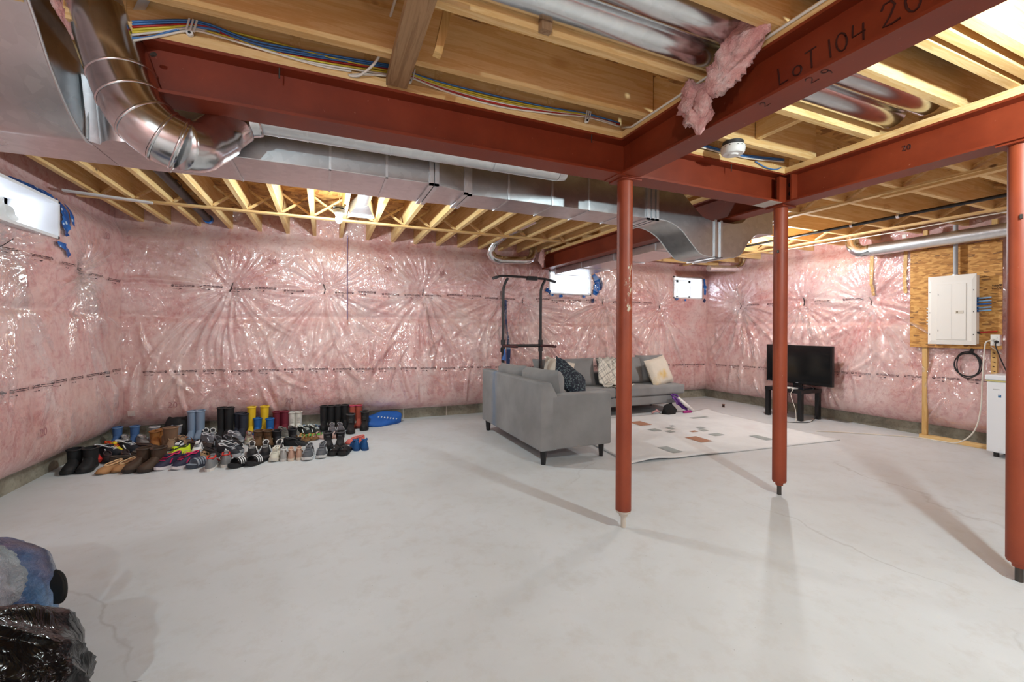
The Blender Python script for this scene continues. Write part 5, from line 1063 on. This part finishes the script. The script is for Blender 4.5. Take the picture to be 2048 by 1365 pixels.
SHOES = [  # name, kind, upper, sole, accent, length, half width, shaft height, label, places, turn (degrees; 0 = toe to the camera)
 ('ankle_boot', 'boot', (22, 22, 24), (16, 16, 17), (20, 20, 22), .27, .052, .17, 'black ankle boot at the left end of the front row, against the wall', [(-1.93, 4.55), (-1.815, 4.55)], 4),
 ('slip_on', 'flat', (176, 128, 84), (150, 108, 70), (214, 178, 136), .25, .046, 0, 'tan slip-on moccasin in the front row beside the brown ankle boots', [(-1.645, 4.46), (-1.55, 4.48)], -14),
 ('chelsea_boot', 'boot', (70, 50, 36), (44, 34, 28), (58, 42, 32), .27, .050, .165, 'dark brown ankle boot in the front row next to the tan slip-ons', [(-1.47, 4.42), (-1.355, 4.38)], -20),
 ('sneaker', 'sneaker', (38, 36, 62), (216, 206, 210), (206, 30, 92), .26, .044, 0, 'navy sneaker with pink lining and pale sole in the front row', [(-1.27, 4.42), (-1.15, 4.40)], -28),
 ('slide_sandal', 'slide', (150, 156, 168), (56, 62, 76), (60, 66, 80), .27, .050, 0, 'grey checked slide sandal tilted in the front row', [(-1.03, 4.36)], -36),
 ('running_shoe', 'sneaker', (128, 128, 130), (226, 218, 212), (206, 48, 36), .26, .046, 0, 'grey and red running shoe with white sole in the front row', [(-0.915, 4.32), (-0.805, 4.32)], 184),
 ('soccer_shoe', 'sneaker', (226, 206, 40), (206, 70, 30), (214, 60, 30), .24, .042, 0, 'yellow and orange soccer shoe by the left wall', [(-1.86, 5.10)], 50),
 ('running_shoe', 'sneaker', (200, 36, 30), (180, 40, 30), (40, 30, 30), .24, .042, 0, 'red sports shoe behind the black ankle boots', [(-1.80, 4.86)], 40),
 ('training_shoe', 'sneaker', (24, 28, 38), (34, 36, 44), (236, 238, 240), .28, .048, 0, 'black training shoe with broad white side stripes by the left wall', [(-1.68, 5.08), (-1.60, 5.22)], 62),
 ('flat_shoe', 'flat', (34, 28, 30), (22, 20, 22), (60, 44, 48), .25, .044, 0, 'dark flat shoe between the black ankle boots and the loafers', [(-1.70, 4.80), (-1.595, 4.80)], 20),
 ('loafer', 'flat', (70, 60, 52), (40, 34, 30), (96, 84, 74), .26, .044, 0, 'brown loafer lying behind the front brown boots', [(-1.46, 4.80), (-1.355, 4.84)], 75),
 ('suede_boot', 'boot', (160, 104, 50), (120, 76, 40), (140, 90, 44), .24, .044, .15, 'tan suede boot in the third row by the left wall', [(-1.53, 5.28), (-1.43, 5.28)], 18),
 ('slipper', 'clog', (140, 136, 136), (120, 116, 116), (200, 190, 186), .25, .046, 0, 'grey fleece slipper near the left corner', [(-1.66, 5.42), (-1.55, 5.40)], 30),
 ('slip_on', 'clog', (150, 122, 96), (110, 92, 76), (70, 62, 58), .25, .046, 0, 'taupe wool clog in the middle of the left half of the shoes', [(-1.33, 5.10), (-1.225, 5.12)], 10),
 ('rain_boot', 'boot', (66, 100, 150), (40, 60, 92), (96, 128, 170), .19, .040, .18, 'small blue boot in the left corner against the wall', [(-1.80, 5.50), (-1.71, 5.50)], 6),
 ('snow_boot', 'boot', (146, 142, 148), (110, 104, 110), (206, 200, 200), .20, .044, .16, 'small grey snow boot with pale cuff near the left corner', [(-1.61, 5.50), (-1.505, 5.50)], -4),
 ('sandal', 'sandal', (186, 112, 44), (150, 90, 44), (170, 100, 40), .25, .044, 0, 'orange strap sandal in front of the grey rain boots', [(-1.40, 5.36), (-1.32, 5.38)], 40),
 ('tall_boot', 'boot', (122, 92, 70), (70, 52, 42), (140, 108, 84), .26, .046, .20, 'brown boot lying among the shoes left of the tall black boots', [(-1.16, 5.26)], 80),
 ('rain_boot', 'boot', (128, 146, 170), (100, 112, 134), (150, 166, 188), .24, .044, .30, 'tall grey-blue rain boot at the back', [(-1.29, 5.48), (-1.20, 5.48)], 5),
 ('sneaker', 'sneaker', (232, 232, 234), (226, 226, 228), (32, 34, 44), .25, .044, 0, 'white sneaker with dark stripe in the second row', [(-1.17, 4.82), (-1.07, 4.82)], 4),
 ('sneaker', 'sneaker', (206, 226, 40), (40, 42, 46), (30, 32, 34), .25, .043, 0, 'neon yellow sneaker with black marks in the second row', [(-1.24, 4.70)], -40),
 ('sandal', 'sandal', (196, 166, 130), (184, 154, 118), (176, 144, 108), .25, .044, 0, 'beige sandal behind the grey slide', [(-1.06, 4.66), (-0.965, 4.66)], 30),
 ('sneaker', 'sneaker', (40, 40, 44), (226, 226, 226), (230, 230, 230), .25, .044, 0, 'black and white sneaker before the grey rain boots', [(-1.14, 5.36), (-1.045, 5.34)], 14),
 ('tall_boot', 'boot', (26, 24, 26), (18, 17, 18), (30, 28, 30), .25, .046, .32, 'tall black boot beside the grey-blue rain boots', [(-1.05, 5.50), (-0.965, 5.50)], 0),
 ('tall_boot', 'boot', (38, 42, 56), (24, 26, 34), (46, 50, 64), .25, .046, .25, 'dark navy boot left of the yellow rain boots', [(-0.90, 5.46), (-0.81, 5.44)], -14),
 ('rain_boot', 'boot', (226, 184, 28), (206, 164, 24), (240, 204, 60), .22, .044, .31, 'bright yellow rain boot at the back', [(-0.755, 5.56), (-0.655, 5.56)], 0),
 ('rain_boot', 'boot', (20, 92, 160), (14, 66, 120), (24, 100, 170), .20, .042, .19, 'bright blue short rain boot in front of the yellow ones', [(-0.70, 5.36), (-0.605, 5.34)], 0),
 ('winter_boot', 'boot', (110, 24, 44), (70, 16, 30), (130, 40, 58), .23, .046, .24, 'maroon winter boot right of the blue boots', [(-0.52, 5.40), (-0.415, 5.40)], 0),
 ('lace_boot', 'laceboot', (218, 214, 206), (206, 200, 190), (196, 190, 182), .22, .040, .22, 'white lace-up boot in the back row', [(-0.31, 5.42), (-0.215, 5.42)], 4),
 ('sandal', 'sandal', (50, 128, 200), (40, 104, 170), (120, 176, 224), .22, .042, 0, 'blue sandal beside the white lace-up boots', [(-0.12, 5.46), (-0.04, 5.46)], 30),
 ('winter_boot', 'boot', (24, 22, 24), (16, 15, 16), (40, 38, 40), .23, .044, .27, 'black winter boot at the right of the back row', [(-0.07, 5.58), (0.02, 5.58), (0.11, 5.58), (0.195, 5.58)], 0),
 ('rain_boot', 'boot', (176, 84, 66), (130, 60, 50), (206, 70, 110), .20, .040, .26, 'copper and pink child boot at the right end of the back row', [(0.285, 5.56), (0.375, 5.58)], -4),
 ('combat_boot', 'laceboot', (30, 28, 30), (18, 17, 18), (70, 70, 72), .25, .048, .20, 'black lace-up combat boot at the right end of the shoes', [(0.27, 5.24), (0.37, 5.28)], -6),
 ('sneaker', 'sneaker', (36, 40, 38), (120, 206, 90), (226, 232, 226), .23, .042, 0, 'black sneaker with green sole in the third row', [(-0.12, 5.26), (-0.02, 5.28)], 40),
 ('sneaker', 'sneaker', (106, 104, 98), (216, 212, 204), (130, 126, 120), .25, .044, 0, 'grey-olive sneaker in front of the white lace-up boots', [(-0.34, 5.18), (-0.235, 5.18)], 26),
 ('sneaker', 'sneaker', (96, 92, 98), (70, 68, 72), (150, 146, 150), .22, .042, 0, 'grey patterned shoe in front of the black winter boots', [(0.07, 5.22), (0.16, 5.22)], 4),
 ('sneaker', 'sneaker', (120, 122, 130), (186, 186, 190), (220, 220, 226), .25, .043, 0, 'grey laced sneaker below the navy boots', [(-0.91, 5.22), (-0.81, 5.20)], 44),
 ('canvas_shoe', 'sneaker', (176, 172, 150), (220, 214, 200), (140, 90, 96), .23, .042, 0, 'pale olive canvas shoe left of the brown hiking boots', [(-0.69, 5.06)], 10),
 ('hiking_boot', 'laceboot', (104, 74, 48), (60, 44, 32), (78, 56, 38), .25, .048, .15, 'brown hiking boot in the middle of the shoes', [(-0.59, 4.86), (-0.485, 4.86)], 2),
 ('slip_on', 'flat', (222, 216, 186), (226, 220, 200), (206, 196, 130), .24, .044, 0, 'cream slip-on behind the brown hiking boots', [(-0.43, 5.02)], 60),
 ('sock_boot', 'boot', (28, 28, 34), (36, 34, 38), (30, 30, 36), .25, .042, .15, 'black sock-like boot right of the brown hiking boots', [(-0.375, 4.80), (-0.27, 4.78)], 16),
 ('sandal', 'sandal', (176, 130, 76), (140, 100, 60), (160, 116, 66), .24, .044, 0, 'tan sandal in the third row right of centre', [(-0.14, 5.04), (-0.05, 5.06)], 60),
 ('sandal', 'sandal', (216, 186, 176), (196, 160, 150), (90, 80, 84), .24, .044, 0, 'pink patterned sandal in the third row at right', [(0.05, 5.00), (0.15, 4.98)], 50),
 ('sneaker', 'sneaker', (26, 26, 28), (232, 230, 228), (60, 60, 62), .26, .044, 0, 'black sneaker with thick white sole in the middle at right', [(-0.13, 4.76)], 66),
 ('ballet_flat', 'flat', (222, 110, 100), (206, 96, 88), (230, 130, 120), .21, .038, 0, 'salmon pink flat shoe near the blue clogs', [(0.20, 4.72)], -60),
 ('work_boot', 'laceboot', (28, 27, 30), (18, 17, 19), (70, 70, 74), .24, .046, .14, 'black work boot behind the black slides', [(0.04, 4.58), (0.135, 4.56)], 0),
 ('clog', 'clog', (24, 82, 140), (20, 70, 124), (44, 140, 110), .20, .042, 0, 'blue clog with green lining standing apart at the right', [(0.235, 4.42), (0.335, 4.42)], 183),
 ('slide_sandal', 'slide', (24, 24, 26), (20, 20, 22), (40, 40, 42), .24, .046, 0, 'plain black slide at the right end of the front row', [(0.055, 4.33), (0.15, 4.30)], -20),
 ('running_shoe', 'sneaker', (84, 86, 92), (214, 214, 214), (140, 142, 148), .27, .048, 0, 'dark grey running shoe with pale sole in the front row', [(-0.15, 4.26), (-0.035, 4.28)], -10),
 ('child_sneaker', 'sneaker', (196, 156, 136), (222, 206, 190), (206, 174, 156), .16, .034, 0, 'small rose gold child sneaker in the front row', [(-0.285, 4.31), (-0.21, 4.31)], 182),
 ('child_sneaker', 'sneaker', (176, 174, 172), (206, 202, 198), (210, 208, 206), .16, .036, 0, 'small grey child shoe in the front row', [(-0.365, 4.33)], 182),
 ('child_sneaker', 'sneaker', (214, 208, 192), (222, 216, 204), (226, 222, 210), .19, .042, 0, 'small cream strap shoe in the front row', [(-0.455, 4.33)], -10),
 ('slide_sandal', 'slide', (26, 26, 30), (22, 22, 26), (228, 228, 230), .27, .050, 0, 'black slide with three white stripes in the front row', [(-0.70, 4.24), (-0.555, 4.28)], -36),
 ('running_shoe', 'sneaker', (28, 27, 30), (40, 38, 40), (210, 208, 206), .25, .044, 0, 'black running shoe with white laces just behind the small child shoes', [(-0.60, 4.56), (-0.50, 4.56), (-0.39, 4.54)], 4),
 ('sneaker', 'sneaker', (44, 46, 54), (190, 190, 194), (220, 222, 226), .26, .044, 0, 'dark sneaker with a white outline behind the striped slides', [(-0.79, 4.62), (-0.71, 4.78)], 52),
 ('sneaker', 'sneaker', (30, 30, 34), (70, 70, 74), (120, 120, 126), .25, .044, 0, 'plain black sneaker behind the red running shoes', [(-0.93, 4.98), (-0.84, 4.98)], 18),
 ('dress_shoe', 'flat', (30, 26, 26), (20, 18, 18), (50, 44, 44), .26, .043, 0, 'black dress shoe behind the red running shoes', [(-0.90, 4.66), (-0.80, 5.0)], 30),
 ('dress_shoe', 'flat', (58, 42, 38), (30, 24, 22), (80, 60, 54), .25, .043, 0, 'dark brown dress shoe under the taupe clogs', [(-1.39, 5.30), (-1.02, 5.06)], 70),
]
# settle the heap: nudge overlapping shoes apart
ITEMS = []
for si, (nm, kind, up, so, ac, L, W, hs, lab, pts, deg) in enumerate(SHOES):
    for i, (x, y) in enumerate(pts):
        a = math.radians(deg + rs.uniform(-5, 5)); back = abs(((deg + 180) % 360) - 180) > 120
        if back: y = y + L
        ITEMS.append([si, i, x, y, a, L, W])
cx_ = np.array([[it[2] - math.sin(it[4]) * it[5] * f_ for f_ in (.15, .5, .85)] for it in ITEMS]); cy_ = np.array([[it[3] + math.cos(it[4]) * it[5] * f_ for f_ in (.15, .5, .85)] for it in ITEMS]); ra = np.array([it[6] * .92 for it in ITEMS]); off = np.zeros((len(ITEMS), 2))
wgt = np.array([0.25 if it[3] < 4.5 else 1.0 for it in ITEMS])
for itn in range(60):
    X_ = cx_ + off[:, :1]; Y_ = cy_ + off[:, 1:]; mv = np.zeros_like(off)
    for k in range(len(ITEMS)):
        dx = X_[k][:, None, None] - X_[None, :, :]; dy = Y_[k][:, None, None] - Y_[None, :, :]; dd_ = np.sqrt(dx * dx + dy * dy) + 1e-6; pen = np.clip((ra[k] + ra)[None, :, None] - dd_, 0, None); pen[:, k] = 0
        mv[k, 0] = (pen * dx / dd_).sum(); mv[k, 1] = (pen * dy / dd_).sum()
    off += np.clip(mv * .16, -.01, .01) * wgt[:, None]
    lim = np.clip(off, -.16, .16); off = lim
    hi_ = (cy_ + off[:, 1:]).max(1) - 5.60; off[:, 1] -= np.clip(hi_, 0, None); lx = -1.90 - (cx_ + off[:, :1]).min(1); off[:, 0] += np.clip(lx, 0, None)
for k, (si, i, x, y, a, L, W) in enumerate(ITEMS):
    nm, kind, up, so, ac, L, W, hs, lab, pts, deg = SHOES[si]; pr_ = proto(nm, kind, up, so, ac, L, W, hs)
    if pr_.get('_used'): o = copy_tree(pr_)
    else: o = pr_; pr_['_used'] = 1
    o.name = nm; o.rotation_euler = (0, 0, a); o.location = (x + off[k, 0], y + off[k, 1], 0.0)
    if i % 2 == 1: o.scale = (-1, 1, 1)
    if o is not pr_ and '_used' in o: del o['_used']
    n_ = len(pts); side = '' if n_ == 1 else ({2: ('left-hand', 'right-hand'), 3: ('leftmost', 'middle', 'rightmost'), 4: ('leftmost', 'second', 'third', 'rightmost')}[n_][sorted(range(n_), key=lambda q: pts[q][0]).index(i)] + ' ')
    tag(o, side + lab, 'boot' if 'boot' in nm else 'shoe', 'matching: ' + lab if n_ > 1 else None)
for o in list(bpy.data.objects):
    if '_used' in o: del o['_used']
for k_, t_ in list(SH.items()):       # prototypes never placed
    if not t_.get('label'):
        for ch in list(t_.children): bpy.data.objects.remove(ch)
        bpy.data.objects.remove(t_)
# dark folded bag in the left corner, blue tote at the right of the shoes
rg = []
for k in range(9):
    q = k / 8; rg.append([(-1.42 + .13 * math.cos(a) * (1 - .3 * q ** 3), 5.62 + .05 * math.sin(a) * (1 - .5 * q ** 3), 0.004 + .22 * q + .015 * math.sin(3 * a) * q) for a in np.linspace(0, 2 * PI, 20, endpoint=False)])
tag(MB().loft(rg).build('cloth_bag', mat('black_nylon', srgb(20, 19, 22), 0.6), None, smooth=True), 'black nylon bag against the back wall behind the orange sandals', 'bag')
out = [(0.40, 5.52), (0.47, 5.46), (0.58, 5.43), (0.72, 5.47), (0.84, 5.55), (0.90, 5.64), (0.84, 5.70), (0.70, 5.70), (0.55, 5.66), (0.44, 5.60)]
cx, cy = 0.66, 5.58; ol = spline([(x, y, 0) for x, y in out] + [(out[0][0], out[0][1], 0)], 4)[:-1]
rg = [[(cx + (x - cx) * k, cy + (y - cy) * k, z + (y - 5.45) * .42 * (1 if z > .01 else 0) * k + .006 * math.sin(20 * x + 9 * y)) for x, y, _ in ol] for k, z in ((.96, .004), (1.0, .02), (.9, .045), (.6, .065), (.2, .075))]
bt_ = MB().loft(rg).build('tote_bag', mat('blue_nylon', srgb(22, 92, 178), 0.6), None, smooth=True); tag(bt_, 'flat bright blue bag with white lettering on the floor right of the shoes', 'bag')
marks('bag_print', [(0.60 + .034 * k, 5.515 - .010 * k, 0.108 - .0045 * k) for k in range(7)], (1, -.3, 0), (0.15, 1, .42), 0.036, white, bt_, 8)

# ---------------------------------------------------------------- bags in the near left corner
def sack(c, rx, ry, rz, seed, m, name, parent, ridge=.05, folds=13, n=72, crump=.7):
    vs_ = []; nu, nv = n, n // 2
    for j in range(nv + 1):
        th_ = PI * j / nv
        for i in range(nu):
            ph = 2 * PI * i / nu; x, y, z = math.sin(th_) * math.cos(ph), math.sin(th_) * math.sin(ph), math.cos(th_)
            a1 = float(fbm(np.array([x * 1.6 + 7]), np.array([y * 1.6 + z * 1.9]), seed, 3)[0]) - .45
            rr_ = 1 - abs(2 * float(vn(np.array([ph * folds / 6.28 * 1.0 + 1.2 * z]), np.array([z * 1.3 + seed]), seed + 3)[0]) - 1); cr_ = 1 - abs(2 * float(fbm(np.array([x * 5 + z * 2]), np.array([y * 5 - z * 3]), seed + 9, 3)[0]) / .88 - 1)
            k = 1 + .35 * a1 + ridge * rr_ ** 2 * math.sin(th_) + ridge * crump * cr_ ** 3
            zz = z * rz * k; vs_.append((c[0] + x * rx * k, c[1] + y * ry * k, max(.004, c[2] + zz)))
    fs_ = [(j * nu + i, (j + 1) * nu + i, (j + 1) * nu + (i + 1) % nu, j * nu + (i + 1) % nu) for j in range(nv) for i in range(nu)]
    return MB().add(vs_, fs_).build(name, m, parent, smooth=True)
bk = mat('black_bin_liner', srgb(8, 8, 10), 0.17, Specular_IOR_Level=0.32); t = NT(bk); t.bump(t.noise(t.coord((1, 1, .35)), 9, 3, 0.5, 2.6), 0.5, 0.03)
gb = thing('garbage_bag', (-0.88, 1.55, 0), 'shiny black garbage bag at the bottom left corner', 'bag')
sack((-0.90, 1.53, 0.18), 0.30, 0.28, 0.235, 12, bk, 'bag_body', gb, .10, 20, 128, crump=.25)
MB().loft([[(-0.63, 1.66, .10), (-0.62, 1.72, .06), (-0.64, 1.76, .03)], [(-0.585, 1.68, .085), (-0.575, 1.73, .05), (-0.59, 1.77, .025)], [(-0.545, 1.71, .070), (-0.53, 1.745, .045), (-0.55, 1.77, .03)]], False, False, False).build('tied_corner', bk, gb, smooth=True)
def blue_mat():
    m = mat('blue_film_bag', srgb(52, 100, 156), 0.3); t = NT(m); n = t.noise(t.coord((1, 1, 1)), 4.2, 3, 0.5, .5); n2 = t.noise(t.coord((1, 1, 1), loc=(4, 2, 7)), 5.5, 2)
    c = t.ramp(n, [(0.35, srgb(18, 44, 84)), (0.52, srgb(40, 84, 138)), (0.66, srgb(84, 132, 184))]); c = t.mix(t.ramp(n2, [(0.60, G(0)), (0.68, G(0.6))]), c, srgb(176, 140, 190)); t.col(c); t.b.inputs['Coat Weight'].default_value = .6; t.b.inputs['Coat Roughness'].default_value = .15
    t.bump(t.noise(t.coord((1, 1, 2.5)), 30, 5, 0.65, 1.6), 0.9, 0.02); return m
bg_ = thing('laundry_bag', (-1.2, 2.1, 0), 'blue see-through laundry bag stuffed with clothes behind the garbage bag', 'bag')
sack((-1.215, 2.10, 0.20), 0.315, 0.29, 0.235, 41, blue_mat(), 'bag_body', bg_, .03, 9)
kn = fabric('pale_grey_knit', srgb(150, 164, 172), srgb(186, 170, 182), 30); t = NT(kn); t.bump(t.noise(t.coord((1, 1, 1)), 20, 5, 0.7, 1.5), 1.0, 0.03)
sack((-1.06, 1.94, 0.345), 0.135, 0.11, 0.115, 60, kn, 'folded_towel', bg_, .16, 7, 64)
cp = thing('cap', (-0.87, 2.08, 0.2), 'black cap brim poking out of the laundry bag', 'cap')
rows = [[(-0.885 + (.052 * q) * math.cos(a) + .01 * math.sin(a) ** 2, 2.06 - .03 * q * math.cos(a), 0.262 + .058 * math.sin(a) * (.45 + .55 * q) - .012 * q) for a in np.linspace(-PI / 2, PI / 2, 13)] for q in np.linspace(0, 1, 7)]
cb = MB().loft(rows, False, False, False).build('brim', mat('black_twill', srgb(30, 27, 26), 0.8), cp, smooth=True); md = cb.modifiers.new('thick', 'SOLIDIFY'); md.thickness = .006
MB().tube([(p[0], p[1], p[2]) for p in rows[-1]], .004, 6).build('brim_edge', mat('black_twill', srgb(30, 27, 26), 0.8), cp)
